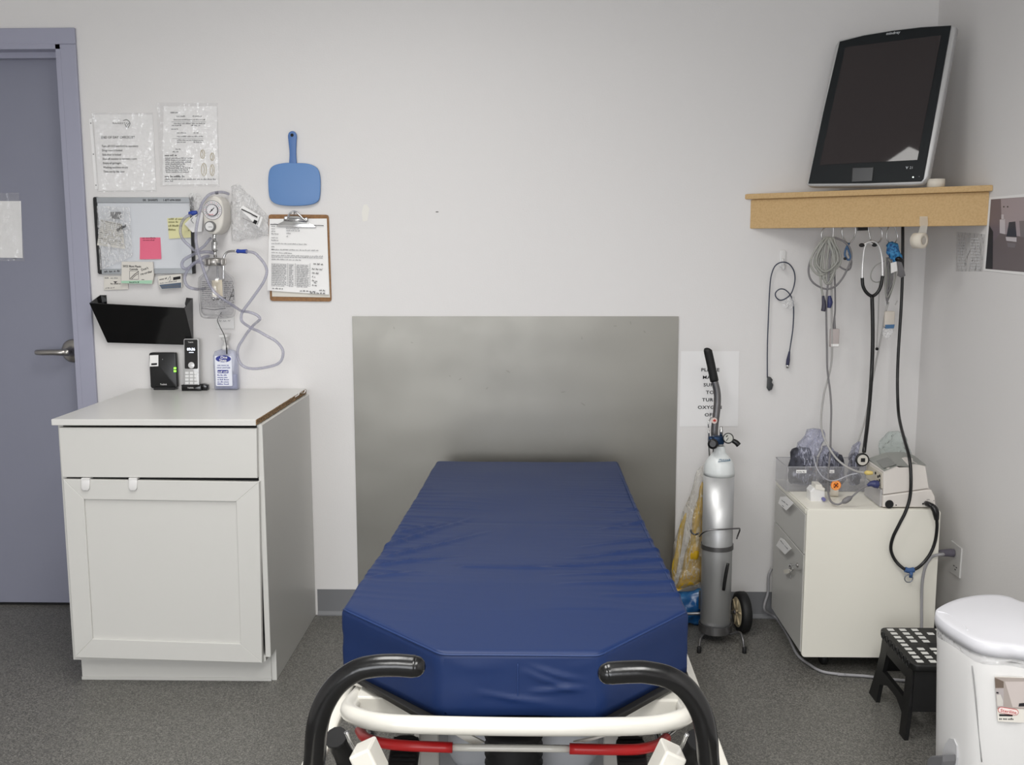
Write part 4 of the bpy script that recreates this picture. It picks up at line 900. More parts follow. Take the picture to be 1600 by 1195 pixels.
# cart
oca = thing('cylinder_cart', (OX, OY+.03, 0), 'grey metal oxygen cart with long handle, black grip and rubber-tyred wheel', 'cylinder cart')
CG = mat('grey_hammered_metal', S(128, 127, 128), .35, .85)
pp_ = [(1119, 700, 3.475), (1116.5, 680, 3.475), (1117, 665, 3.475), (1119.5, 645, 3.475), (1121, 625, 3.475), (1120, 610, 3.475), (1116, 594, 3.475)]
P = HP(pp_); P = [Vector((OX-.002, OY+.072, .05)), Vector((OX-.002, OY+.072, .4))]+P
post = MB().tube(P, .0125, 14).build('handle_post', CG, oca)
G = HP([(1116.2, 595, 3.475), (1111, 570, 3.47), (1106.5, 550, 3.465), (1106, 547, 3.465)])
MB().tube(G, .0150, 16, radii=[.015, .0148, .0148, .0148, .0146, .0138]).build('hand_grip', BLACKR, oca)
ms = MB().prism(PL(back(3.455).hit(1116, 657), (1, 0, 0), (0, 0, 1)), circ(0, 0, .0105, 20), .0, .002); 
mk = ms.build('maple_leaf_sticker', mat('sticker_cream', S(224, 204, 196), .6), post)
lp = PL(back(3.452).hit(1116.5, 657), (1, 0, 0), (0, 0, 1)); m_ = MB(); L_ = [(0, .007), (.0015, .003), (.005, .004), (.004, .001), (.007, 0), (.003, -.003), (.0006, -.003), (0, -.007), (-.0006, -.003), (-.003, -.003), (-.007, 0), (-.004, .001), (-.005, .004), (-.0015, .003)]
m_.ink(lp, L_, .0005); m_.build('leaf_print', mat('leaf_red', S(190, 60, 50), .6), mk)
MB().tube(HP([(1107, 668, 3.46), (1107, 660, 3.46), (1111, 652, 3.47)])+[], .0022, 8).build('hook_wire', CHROME, oca)
MB().tube(HP([(1107.5, 672, 3.46), (1108, 700, 3.46), (1109, 716, 3.47)]), .003, 8).build('thin_rod', CHROME, oca)
m_ = MB().lathe((OX, OY, 0), (0, 0, 1), [(.336, .0565), (.336, .0540), (.352, .0540), (.352, .0565), (.336, .0565)], 48, caps=False, sm=False); m_.build('upper_band', CG, oca)
a_ = back(OY-.075); lw = [Q(1093, 838, OY-.03), Q(1099, 832, OY-.065), Q(1110, 828, OY-.075), Q(1130, 827, OY-.075), Q(1152, 825.5, OY-.05), Q(1156, 827, OY-.02), Q(1153, 836, OY), Q(1151, 842, OY)]
MB().tube(lw, .0028, 8, smooth=4).build('wire_loop', CG, oca)
MB().tube([Q(1092, 833, OY), Q(1086, 835, OY+.01), Q(1081, 832, OY+.01), Q(1079, 827, OY+.01)], .0032, 8).build('side_hook', CG, oca)
m_ = MB().lathe((OX, OY, 0), (0, 0, 1), [(.034, .0), (.034, .058), (.062, .058), (.062, .0548), (.042, .0548), (.042, 0)], 48, caps=False, sm=False); m_.build('base_cup', CG, oca)
for pts in ([(1097, 981), (1094.5, 997), (1092.5, 1012), (1092, 1022)], [(1143, 981), (1155, 988), (1160.5, 998), (1163, 1018)]):
    P = [Vector((OX-.045 if pts[0][0] < 1110 else OX+.045, OY-.035, .032))]+[back(y_).hit(*p) for p, y_ in zip(pts[1:], (3.33, 3.29, 3.28))]
    P[-1].z = max(P[-1].z, .004); P[-1].z = .006
    lg = MB().tube(P, .0048, 10).build('foot_leg', CG, oca); e = P[-1]
    MB().lathe((e.x, e.y, .0), (0, 0, 1), [(0, .0068), (.002, .0075), (.020, .0072), (.022, .006)], 14).build('rubber_tip', BLACKR, lg)
ang = math.radians(7); ad = Vector((math.cos(ang), math.sin(ang), 0)); wc = Vector((.725, 3.474, .0735))
MB().tube([wc+ad*.03, wc-ad*.25], .0055, 10, smooth=0).build('axle', CG, oca)
for k, base in enumerate((wc, wc-ad*.275)):
    wh = MB().lathe(base, ad, [(0, .060), (.001, .066), (.005, .0725), (.018, .0735), (.032, .0725), (.036, .066), (.037, .060)], 40).build('wheel', BLACKR, oca)
    m_ = MB().lathe(base-ad*.0005, ad, [(0, .0), (0, .053), (.003, .058), (.006, .060), (.010, .060)], 40, caps=False); m_.build('cream_hub', mat('cream_hub_plastic', S(206, 192, 160), .5), wh)
    m_ = MB()
    for j in range(6):
        a = j*PI/3; dv = (ad.orthogonal().normalized()*math.cos(a)+ad.cross(ad.orthogonal().normalized())*math.sin(a)); m_.tube([base-ad*.002+dv*.012, base-ad*.002+dv*.050], .004, 6, smooth=0)
    m_.lathe(base-ad*.006, ad, [(0, .011), (.008, .013)], 20); m_.build('spoke', mat('cream_hub_plastic2', S(196, 180, 148), .5), wh)
    MB().lathe(base-ad*.012, ad, [(0, .007), (.008, .007)], 14).build('axle_cap', GREYM, wh)
MB().box((OX-.05, OY+.055, .09), (OX+.05, OY+.062, .16), .003).build('back_plate', CG, oca)
o = MB().tube([Q(1137.5, 880, OY-.062), Q(1134, 898, OY-.064), Q(1130.5, 922, OY-.064)], .0058, 10, radii=[.005, .006, .0062, .006, .0055]).build('cylinder_wrench', BLACK); tag(o, 'short black rod key hanging against the aluminium cylinder', 'cylinder key')
# sign
sg = MB().sheet(bk, [bk.px(*p) for p in ((1064, 548.5), (1155, 548.5), (1153, 666), (1062, 666))], .0006, .0006, 12, 16, 18, seed=5).build('oxygen_sign', mat('sign_paper', S(238, 237, 237), .8)); tag(sg, 'white paper sign asking to turn the oxygen off, on the wall behind the cylinder', 'sign')
m_ = MB()
for i, t in enumerate(('PLEASE', 'MAKE', 'SURE', 'TO', 'TURN', 'OXYGEN', 'OFF')): m_.text(bk, t, 1109.5-i*.15, 580+i*11.7, 5.1, .0028, wide=1.2, bold=.015, space=1.06)
m_.build('lettering', INK, sg)
# bags beside the cylinder
yb = thing('yellow_bag', (.50, 3.55, .13), 'yellow packaging in a tall clear plastic bag leaning against the wall beside the cylinder', 'plastic bag')
YP = back(3.52)
MB().pillow(YP, [YP.px(*p) for p in ((1097, 752), (1100, 790), (1100, 870), (1098, 908), (1075, 917), (1056, 922), (1062, 900), (1070, 870), (1080, 825), (1090, 775))], .0, .03, .012, 22, 12, back_=.012, seed=4).build('yellow_pack', mat('yellow_plastic', S(214, 172, 36), .35, noise_col=(14, S(190, 160, 70), .5, .62)), yb)
MB().pillow(YP, [YP.px(*p) for p in ((1072, 800), (1068, 830), (1060, 880), (1052, 912), (1050, 890), (1056, 850), (1064, 815))], .005, .012, .006, 22, 10, back_=.008, seed=6).build('yellow_strip', mat('yellow_plastic2', S(200, 166, 50), .35), yb)
MB().pillow(YP, [YP.px(*p) for p in ((1090, 735), (1101, 742), (1102, 905), (1078, 916), (1052, 922), (1048, 906), (1055, 850), (1066, 806), (1080, 770))], -.002, .042, .012, 18, 16, back_=.02, seed=2).build('clear_bag', film('bag_film', haze=.20, hazecol=S(226, 222, 212), bump=(50, 1, .01), rough=.12, crease=(20, (2.5, 1, .4), .6)), yb)
o = MB().pillow(YP, [YP.px(*p) for p in ((1052, 927), (1075, 926), (1100, 920), (1104, 945), (1100, 974), (1075, 976), (1052, 972))], -.01, .035, .012, 24, 12, back_=.03, seed=12).build('blue_package', mat('blue_wrap', S(24, 84, 140), .25, noise_col=(18, S(60, 120, 170), .55, .65))); tag(o, 'crinkled blue plastic package on the floor under the yellow bag', 'package')

# ================================================================== CORNER SHELF
ZT, ZBT = 1.568, 1.4465
A = Vector((.739, YB-.001, 0)); B = Vector((XR-.001, 3.109, 0)); dS = (B-A).normalized(); nS = Vector((dS.y, -dS.x, 0))    # nS points into the room
MDF = mat('mdf_board', S(208, 176, 128), .6, noise_col=(160, S(198, 164, 116), .4, .7), spec=.3)
shf = thing('corner_shelf', (1.2, 3.45, ZBT), 'tan fibreboard shelf with deep front board, fitted across the corner of the room', 'shelf')
m_ = MB().prism(flat(0), [(A.x, A.y), (B.x, B.y), (XR-.001, YB-.001)], ZT-.019, ZT, bev=.003); m_.build('shelf_top', MDF, shf)
A2, B2 = Vector((.760, YB-.001, 0)), Vector((XR-.001, 3.131, 0))
m_ = MB().prism(flat(0), [(A2.x, A2.y), (B2.x, B2.y), (B2.x, B2.y+.024), (A2.x+.028, A2.y)], ZBT, ZT-.0195, bev=.002); m_.build('front_board', MDF, shf)
m_ = MB().box((.80, YB-.03, ZT-.05), (XR-.001, YB-.002, ZT-.0195), .002); m_.build('wall_cleat', MDF, shf)
SB = PL(A2, dS, (0, 0, 1))                 # face of the front board
# hanging rail under the shelf
CR = PL((0, 3.475, 0))
rail = MB().tube([CR.hit(1270, 351)+Vector((0, 0, .0)), CR.hit(1412, 350)], .004, 8, smooth=0).build('hook_rail', SATIN, shf)
for p in ((1272, 351), (1410, 350)): a_ = CR.hit(*p); MB().tube([a_, a_+Vector((0, 0, ZT-.019-a_.z))], .003, 8, smooth=0).build('rail_bracket', SATIN, rail)
o = MB().pprism(CR, [(1338, 353), (1355, 353), (1355, 360), (1338, 360.5)], .0045, .012, bev=.002).build('black_clip', BLACK, rail)

# monitor leaning in the corner
TL = PL(A + nS*-.012, dS, (0, 0, 1)); P0 = Vector((.930, 3.454, ZT+.004))
MP = PL(P0, (.76833, -.63982, -.01732), (.17337, .18199, .9679))
mon = thing('patient_monitor', P0+dS*.15, 'large black screened patient monitor with silver rim, leaning back on the corner shelf', 'monitor')
sil = mat('monitor_silver', S(196, 196, 196), .35, .3)
cor = [(1259.8, 289), (1262, 281), (1284, 175), (1305.5, 70), (1311, 62), (1350, 53), (1396, 45.5), (1440, 40.5), (1486, 38), (1493.5, 41.5), (1492, 52), (1472, 160), (1450, 275), (1440, 289), (1425, 291), (1350, 292), (1270, 293), (1262, 292)]
MB().prism(MP, [MP.px(*p) for p in [(a_, b_) if b_ < 286 else (a_, b_-2.5) for a_, b_ in cor]], -.030, -.001, bev=.006, sm=True, seg=3).build('rear_housing', sil, mon)
c2 = [(1263.5, 287), (1287, 175), (1312.5, 65.5), (1350, 56), (1396, 48.5), (1440, 43.2), (1486.5, 40.5), (1465, 160), (1443, 280), (1440, 283.5), (1350, 286.5)]
bz = MB().prism(MP, [MP.px(*p) for p in c2], -.0005, .004, bev=.0015).build('bezel', mat('monitor_bezel', S(24, 28, 31), .5, spec=.25), mon)
c3 = [(1322, 74.5), (1471.5, 56), (1434, 250.5), (1281.5, 258.5)]
MB().prism(MP, [MP.px(*p) for p in c3], .0040, .0050).build('screen', mat('screen_glass', S(50, 44, 45), .03, spec=.45), bz)
MB().prism(MP, [MP.px(*p) for p in ((1333, 263), (1366, 262), (1363.5, 283.5), (1331.5, 285))], .0042, .0054, bev=.001).build('menu_button', mat('button_grey', S(46, 48, 52), .3), bz)
m_ = MB().line(MP, [(1331.5, 285), (1333, 263), (1366, 262), (1363.5, 283.5)], .9, .0058); m_.build('button_outline', mat('dim_print', S(16, 16, 18), .6), bz)
m_ = MB(); m_.text(MP, 'mindray', 1396, 54.2, 4.2, .0046, bold=.02, wide=1.1); m_.text(MP, 'V', 1417.5, 264.5, 3.8, .0046, bold=.04); m_.text(MP, '21', 1424.5, 264.3, 3.8, .0046)
m_.build('lettering', mat('pale_print', S(200, 204, 208), .5), bz)
g_ = MP.px(1427.5, 277.5); MB().prism(MP, circ(*g_, .0022, 12), .0042, .0052).build('power_light', mat('white_light', S(230, 240, 235), .4, emit=(S(230, 245, 235), 1.5)), bz)
g_ = MP.px(1437, 276.5); MB().prism(MP, circ(*g_, .0012, 8), .0042, .0050).build('power_mark', INKL, bz)
MB().prism(MP, [MP.px(*p) for p in ((1340, 150), (1440, 140), (1415, 235), (1315, 240))], -.055, -.030, bev=.01, sm=True).build('rear_hump', sil, mon)
# tape rolls
TAPE = mat('medical_tape', S(226, 218, 204), .75)
tp = TL.hit(1466, 286); tp = tp + dS*0; o = MB().lathe((tp.x, tp.y+.02, ZT), (0, 0, 1), [(0, .008), (0, .027), (.026, .027), (.026, .010), (.004, .008)], 28, sm=True).build('tape_roll', TAPE); tag(o, 'small cream tape roll lying flat on the corner shelf beside the monitor', 'tape roll')
rt = thing('tape_roll', SB.hit(1441, 388), 'white medical tape roll hanging by its own loose end from the shelf front', 'tape roll')
m_ = MB(); st0 = [SB.w(*SB.px(*p), n) for p, n in (((1444, 338), .0035), ((1444, 352), .004), ((1443, 364), .012))]
for i in range(2):
    hw = .013; m_.face([m_.bm.verts.new(st0[i]-dS*hw*(1, .8)[i > 0]), m_.bm.verts.new(st0[i]+dS*hw*.9), m_.bm.verts.new(st0[i+1]+dS*hw), m_.bm.verts.new(st0[i+1]-dS*hw)], 0)
m_.build('loose_end', film('tape_film', haze=.45, hazecol=S(226, 220, 208), bump=None, rough=.5), rt)
rc = SB.w(*SB.px(1441, 376), .024)
MB().lathe(rc-dS*.017+nS*0, (dS*.9+nS*.25).normalized(), [(0, .012), (0, .0245), (.034, .0245), (.034, .012), (0, .012)], 30, caps=False).build('roll', TAPE, rt)
MB().lathe(rc+dS*.0125+nS*.004, (dS*.9+nS*.25).normalized(), [(0, .0125), (.004, .0125)], 24).build('core', mat('tape_core', S(196, 190, 182), .6), rt)

# ------------------------------------------------------------------ what hangs under the shelf
WIRE = mat('hook_wire', S(190, 190, 190), .25, 1)
def ringhook(pts, label, Y=3.475):
    P = [back(Y).hit(*p) for p in pts]; o = MB().tube(P, .0022, 8, smooth=5).build('wire_hook', WIRE); tag(o, label, 'wire hook', 'wire hooks under the corner shelf'); return o
ringhook([(1302, 347), (1293, 352), (1286, 359), (1283.5, 367), (1286, 375), (1293, 378.5), (1300, 375), (1302, 366), (1302, 347)], 'silver wire hook carrying the fat grey cable coil')
ringhook([(1326, 347), (1317, 356), (1316, 366), (1320, 376), (1327, 380.5), (1333, 374), (1336.5, 364), (1336, 354), (1331, 347)], 'silver wire hook between the grey cable coil and the stethoscope')
ringhook([(1366, 347), (1357, 353), (1358.5, 366), (1361, 377), (1367, 381), (1374, 378), (1378, 370), (1377.5, 360), (1372, 353), (1366, 347)], 'silver wire hook carrying the stethoscope', 3.468)
ringhook([(1396, 347), (1389, 354), (1386, 363), (1385.5, 372), (1390, 380), (1398, 380), (1402.5, 370), (1400, 360), (1396, 347)], 'silver wire hook carrying the blue netting and grey leads')
CAB = mat('grey_cable', S(158, 158, 152), .45); CAB2 = mat('mid_grey_cable', S(122, 120, 122), .45); CABP = mat('pale_cable', S(176, 174, 172), .4)
R = random.Random(11)
# fat grey coil
gc_ = thing('monitor_cable', CR.hit(1295, 450), 'thick grey cable coiled on the first hook, its ends trailing down to the desktop device', 'cable')
def coil(n, top, wl, wr, bot, Y, r, m, parent, name='cable_loop'):
    for i in range(n):
        a = i/(max(1, n-1)); xt = top[0]+(top[2]-top[0])*a; yt = top[1]+R.uniform(-1, 1); b = bot[0]+(bot[1]-bot[0])*R.random(); xb = top[0]+(wr-wl)*.1+(a-.5)*6
        L = wl+R.uniform(0, (xt-wl)*.75); Rr = wr-R.uniform(0, (wr-xt)*.75); yy = Y-.008*math.sin(a*PI)-R.uniform(0, .016)
        P = [(xt, yt, Y-.006), (xt-(xt-L)*.45, yt+(b-yt)*.16, yy), (L+1, yt+(b-yt)*.5, yy), (L, yt+(b-yt)*.78, yy), ((L+Rr)/2-2, b, yy-.003), (Rr, yt+(b-yt)*.75, yy+.004), (Rr+1, yt+(b-yt)*.45, yy+.004), (xt+(Rr-xt)*.4, yt+(b-yt)*.14, yy+.003)]
        MB().tube([back(p[2]).hit(p[0], p[1]) for p in P], r, 8, closed=True).build(name, m, parent)
coil(9, (1288, 372, 1301), 1266, 1312, (424, 444), 3.468, .0036, CAB, gc_)
MB().tube(HP([(1291, 371, 3.47), (1276, 388, 3.46), (1266, 408, 3.455), (1263.5, 426, 3.455), (1270, 441, 3.45), (1288, 451, 3.45), (1304, 448, 3.45), (1316, 435, 3.452), (1324, 420, 3.455), (1330, 404, 3.46), (1328, 388, 3.465), (1318, 377, 3.468), (1304, 371, 3.47)]), .0034, 8).build('cable_loop', CAB2, gc_)
MB().tube(HP([(1303, 372, 3.475), (1305, 395, 3.47), (1308, 412, 3.465), (1320, 421, 3.462), (1328, 420, 3.462), (1330.5, 408, 3.465), (1326, 396, 3.468)]), .003, 8).build('cable_loop', CAB2, gc_)
MB().tube(HP([(1300, 374, 3.462), (1297, 400, 3.452), (1295, 430, 3.45), (1292, 460, 3.45), (1291, 490, 3.45), (1292, 540, 3.45), (1292.8, 577, 3.44), (1297, 611, 3.42), (1298.8, 640, 3.40), (1298, 670, 3.38), (1297.5, 700, 3.34), (1295, 730, 3.29), (1293.7, 752, 3.26), (1294.5, 772, 3.20), (1299, 784, 3.155), (1309, 788, 3.14), (1318, 784, 3.14)]), .0034, 8).build('cable_tail', CAB2, gc_)
MB().tube(HP([(1316, 785.5, 3.14), (1323, 781, 3.14), (1331, 776, 3.14)]), .008, 10, radii=[.004, .0085, .0095, .0085, .004]).build('cable_joint', CAB2, gc_)
MB().tube(HP([(1331, 776, 3.14), (1340, 768, 3.145), (1348, 762, 3.15), (1356, 758.5, 3.15)]), .0028, 8).build('cable_tail', CAB2, gc_)
BLP = mat('indigo_plug', S(52, 58, 104), .45)
MB().tube(HP([(1355, 758.5, 3.15), (1361, 756, 3.15), (1366, 756, 3.15), (1372, 757, 3.15)]), .01, 10, radii=[.004, .009, .0125, .0125]).build('indigo_plug', BLP, gc_)
MB().tube(HP([(1289, 374, 3.462), (1284, 400, 3.452), (1282, 425, 3.45), (1283, 445, 3.45), (1286, 465, 3.45)]), .0036, 8).build('cable_end', CAB, gc_)
MB().tube(HP([(1286, 462, 3.45), (1287.5, 478, 3.448), (1286, 486, 3.446)]), .006, 10, radii=[.0045, .008, .0075]).build('dark_plug', mat('dark_slate', S(62, 60, 76), .5), gc_)
MB().tube(HP([(1296, 462, 3.456), (1296.5, 472, 3.455), (1295, 481, 3.455)]), .008, 10, radii=[.005, .0105, .007]).build('indigo_plug', BLP, gc_)
o = hose('air_hose', [(1299, 425, 3.472), (1299.5, 500, 3.472), (1300, 540, 3.472), (1299, 567, 3.47), (1294, 591, 3.465), (1288, 613, 3.46), (1284, 640, 3.45), (1283, 662, 3.40), (1286, 679, 3.36), (1294, 697, 3.33), (1306, 715, 3.30), (1321, 728, 3.28), (1338, 736, 3.24), (1352, 738.5, 3.21)], .0034, CABP, 'pale grey air hose trailing down from the coil to the yellow connector', 'hose')
MB().tube(HP([(1352, 738.5, 3.21), (1356, 738.5, 3.20), (1364, 739, 3.195)]), .0075, 10, radii=[.005, .0078, .0078, .005]).build('yellow_connector', mat('pale_yellow_plastic', S(220, 196, 118), .45), o)
# sensor lead with a flat beige box
sc_ = thing('sensor_cable', CR.hit(1303, 541), 'grey sensor lead ending in a flat beige connector box below the cable coil', 'sensor cable')
MB().tube(HP([(1302.5, 371, 3.485), (1303.5, 400, 3.495), (1304.5, 440, 3.495), (1305, 480, 3.49), (1303.5, 500, 3.478)]), .0028, 8).build('lead', CAB2, sc_)
MB().tube(HP([(1304, 494, 3.478), (1303.5, 504, 3.478), (1303.5, 514, 3.478)]), .004, 8, radii=[.003, .0045, .006]).build('strain_relief', CAB2, sc_)
SP = back(3.478); bx_ = MB().prism(SP, rr(*SP.px(1297, 513.5), *SP.px(1309.8, 542), .003), -.006, .008, bev=.002, sm=True).build('connector_box', mat('beige_grey', S(186, 176, 174), .5), sc_)
MB().pprism(SP, [(1297.5, 537), (1309.5, 537), (1309, 541), (1298, 541)], .0082, .0092).build('white_end', PAPER, bx_)
# small blue clip on the second ring
bc = MB().tube(HP([(1327, 380, 3.47), (1322, 388, 3.465), (1320, 398, 3.462), (1325, 406, 3.46), (1329, 402, 3.46), (1326, 392, 3.462), (1323, 384, 3.466)]), .0034, 8).build('blue_lead', mat('steel_blue_cable', S(60, 92, 128), .5)); tag(bc, 'short twisted steel-blue lead on the hook between cable coil and stethoscope', 'cable')
MB().ball(back(3.46).hit(1320.5, 404), .006, sc=(1, .7, .8)).build('end_cap', BLACK, bc)
# stethoscope
sth = thing('stethoscope', back(3.44).hit(1348, 730), 'black stethoscope with white metal ear tubes, hanging from the wire hook', 'stethoscope')
SW = mat('white_metal', S(232, 232, 232), .2, .4)
for k, pts in enumerate(([(1349, 382.5, 3.452), (1355, 379, 3.451), (1362, 376.8, 3.45), (1369, 379, 3.45), (1374.5, 387, 3.45), (1378, 402, 3.45), (1379, 418, 3.45), (1379, 434, 3.45)], [(1364, 381.5, 3.458), (1357, 378.5, 3.456), (1351.5, 385, 3.454), (1349, 400, 3.452), (1347.5, 418, 3.45), (1347.2, 438, 3.45)])):
    et = MB().tube(HP(pts), .0033, 10).build('ear_tube', SW, sth)
for c_ in ((1346.5, 383, 3.452), (1366.5, 382.5, 3.458)):
    p = back(c_[2]).hit(c_[0], c_[1]); MB().ball(p, .0095, sc=(1, .8, .72)).build('ear_tip', BLACKR, sth)
RUB = mat('black_tubing', S(18, 18, 19), .35)
MB().tube(HP([(1347.2, 434, 3.45), (1348.5, 447, 3.45), (1354, 457, 3.45), (1362.5, 462.5, 3.45), (1371, 457, 3.45), (1376.5, 446, 3.45), (1379, 431, 3.45)]), .0058, 12, smooth=8).build('yoke_tube', RUB, sth)
MB().tube(HP([(1362.5, 462, 3.45), (1363.5, 500, 3.45), (1363.5, 540, 3.45), (1362, 580, 3.445), (1359, 625, 3.39), (1355, 665, 3.34), (1350, 706, 3.275)]), .0066, 12).build('main_tube', RUB, sth)
CS = back(3.262); cp_ = CS.px(1347.8, 718.5)
cpb = MB().prism(CS, circ(*cp_, .0228, 36), -.010, .001, bev=.004, sm=True, seg=3).build('chest_piece', RUB, sth)
MB().prism(CS, circ(*cp_, .0175, 32), .001, .002, bev=.0005).build('diaphragm', mat('diaphragm', S(206, 202, 194), .4), cpb)
m_ = MB().prism(CS, rr(cp_[0]-.0065, cp_[1]-.0065, cp_[0]+.0075, cp_[1]+.0065, .001), .0021, .0026); m_.build('dark_mark', DARK, cpb)
# blue netting and leads
el = thing('lead_bundle', CR.hit(1390, 480), 'bundle of thin grey monitor leads tied with bright blue netting on the last hook', 'cable')
MB().pillow(back(3.462), [back(3.462).px(*p) for p in ((1386, 381), (1394, 378), (1402, 381), (1406, 390), (1409, 404), (1400, 408), (1391, 404), (1385, 394))], .0, .014, .012, 60, 10, back_=.01, seed=21).build('blue_netting', mat('sky_blue_net', S(70, 150, 205), .6, noise_col=(110, S(30, 80, 140), .48, .6)), el)
for i in range(9):
    x0 = 1386+R.uniform(-2, 6); xl = 1383+R.uniform(0, 6); xr_ = 1392+R.uniform(-4, 6); b = R.uniform(455, 476); y_ = 3.468-R.uniform(0, .012)
    MB().tube(HP([(x0, 402, y_), (xl, 420, y_-.003), (xl-.5, 440, y_-.004), (1386, b, y_-.003), (xr_, 440, y_), (xr_, 420, y_), (x0+3, 403, y_)]), .0019, 6).build('lead_wire', CAB if i % 2 else CAB2, el)
MB().tube(HP([(1400, 406, 3.456), (1404, 404, 3.45), (1409, 407, 3.455)]), .007, 10, radii=[.006, .008, .006]).build('dark_collar', BLACK, el)
for i in range(7): MB().tube(HP([(1402+i*.9, 408, 3.455), (1404+i*1.2, 420, 3.45), (1403+i*1.8, 434-abs(i-3), 3.452)]), .0021, 6).build('lead_wire', CAB2, el)
TG = back(3.44); t_ = MB().pprism(TG, [(1391.5, 411), (1400.5, 408.5), (1402, 423), (1392, 427)], 0, .001).build('paper_tag', PAPER, el)
MB().tube(HP([(1381, 408, 3.470), (1368, 415, 3.482), (1361, 427, 3.484), (1362, 437, 3.484), (1370, 441, 3.484), (1380, 437, 3.475)]), .0019, 6).build('lead_wire', CAB, el)
MB().tube(HP([(1374, 441, 3.484), (1373, 470, 3.48), (1372, 500, 3.478), (1370.5, 530, 3.475), (1370, 545, 3.475)]), .0019, 6).build('lead_wire', CABP, el)
p = back(3.473).hit(1370, 545); MB().lathe(p, (0, -1, 0), [(0, .0055), (.004, .005), (.006, .003)], 14).build('snap_end', DARK, el)
MB().tube(HP([(1388, 472, 3.468), (1383, 490, 3.470), (1379, 515, 3.472), (1374, 540, 3.475), (1368, 570, 3.48), (1362, 600, 3.48), (1356, 635, 3.475), (1350, 662, 3.46), (1341, 688, 3.44), (1332, 708, 3.42)]), .0034, 8).build('pale_tube', CABP, el)
# boxed sensor with blue band
bs2 = thing('sensor_packet', back(3.45).hit(1389, 530), 'pale capsule with a blue band hanging in clear plastic under the grey leads', 'sensor')
MB().tube(HP([(1402, 470, 3.435), (1399, 476, 3.432)]), .0018, 6).build('lead_wire', CABP, bs2)
SP2 = back(3.45); MB().prism(SP2, rr(*SP2.px(1382, 486), *SP2.px(1396.5, 511), .006), -.006, .008, bev=.003, sm=True).build('capsule', mat('ivory_grey', S(206, 198, 188), .4), bs2)
MB().pprism(SP2, [(1381.5, 507), (1396.5, 506.5), (1395.5, 512.5), (1383, 513)], -.007, .010, bev=.001).build('blue_band', mat('dusty_blue', S(70, 110, 150), .5), bs2)
MB().pillow(SP2, [SP2.px(*p) for p in ((1380, 513), (1396, 513), (1394, 522), (1386, 530), (1379, 522))], 0, .008, .004, 50, 6, back_=.004, seed=33).build('clear_wrap', FILM2, bs2)
# black power cord
pc = thing('power_cord', back(3.1).hit(1416, 900), 'long black mains cord hanging from behind the shelf and looping in front of the pedestal', 'power cord')
MB().tube(HP([(1410.5, 345, 3.50), (1410.5, 380, 3.49), (1410, 430, 3.48), (1408, 480, 3.47), (1405.5, 520, 3.465), (1403.2, 560, 3.455), (1402.2, 600, 3.43), (1403.5, 640, 3.38), (1407, 663, 3.30), (1414, 690, 3.19), (1421, 716, 3.115), (1423.3, 745, 3.092), (1422, 775, 3.09), (1415.5, 798, 3.088), (1405, 819, 3.09), (1395, 840, 3.095), (1392, 858, 3.10), (1398, 874, 3.10), (1409, 886, 3.09), (1420, 891.5, 3.085), (1432, 888, 3.085), (1443, 879, 3.09), (1454, 864, 3.09), (1461, 846, 3.09), (1464, 825, 3.085), (1463.5, 808, 3.08)]), .0052, 12).build('cord', RUB, pc)
MB().tube(HP([(1463.5, 812, 3.08), (1461.5, 798, 3.08), (1456, 790, 3.088)]), .0095, 10, radii=[.007, .0105, .0105, .009]).build('cord_connector', BLACK, pc)
MB().tube(HP([(1457, 791, 3.09), (1451, 788, 3.10), (1447, 786, 3.114)]), .009, 6, radii=[.009, .0085], smooth=2).build('plug_head', BLACK, pc)
tie = MB().tube(HP([(1414, 889.5, 3.084), (1420.5, 891.3, 3.083), (1428, 890, 3.084)]), .0085, 10).build('blue_tie', mat('navy_tie', S(58, 92, 142), .6), pc)
MB().tube(HP([(1424, 893, 3.078), (1423, 902, 3.078)]), .006, 8, smooth=0).build('tie_tail', mat('navy_tie', S(58, 92, 142), .6), tie)
q_ = back(3.078); cc_ = q_.px(1419, 903); MB().tube([q_.w(cc_[0]+.0125*math.cos(a*PI/6), cc_[1]+.0125*math.sin(a*PI/6), .004) for a in range(12)], .0017, 6, closed=True).build('key_ring', mat('ring_grey', S(140, 145, 155), .3, .8), tie)

# ------------------------------------------------------------------ adhesive hook and thin navy cable
ah = MB(); HKP = bk; ah.prism(HKP, rr(*HKP.px(1218, 390), *HKP.px(1227, 418), .009), .0005, .005, bev=.0015, sm=True); ah.tube([HKP.w(*HKP.px(1222.5, 404), .005), HKP.w(*HKP.px(1222.5, 414), .009), HKP.w(*HKP.px(1222, 420), .020), HKP.w(*HKP.px(1222, 415), .026)], .005, 10)
o = ah.build('adhesive_hook', WPL); tag(o, 'white plastic stick-on hook on the wall beside the corner shelf', 'hook')
nc = thing('thin_cable', back(3.59).hit(1203, 610), 'thin navy sensor cable with a small loop hanging from the white stick-on hook', 'cable')
NAVY = mat('navy_cable', S(48, 56, 76), .4)
MB().tube(HP([(1199, 590, 3.597), (1199, 545, 3.597), (1200.5, 499, 3.597), (1203, 447, 3.597), (1206, 427, 3.597), (1212, 414.5, 3.595), (1222.5, 409.5, 3.587), (1233, 412.5, 3.59), (1240.5, 423.5, 3.595), (1242, 439, 3.597), (1237, 457, 3.597), (1228, 466, 3.597), (1219, 469, 3.597), (1212.5, 464, 3.592), (1212, 457, 3.59), (1219, 451.5, 3.588), (1228, 453.5, 3.588), (1236.5, 464, 3.588), (1240, 480, 3.592), (1239, 512, 3.597), (1235, 540, 3.597), (1233, 553, 3.597)]), .0021, 8).build('cord', NAVY, nc)
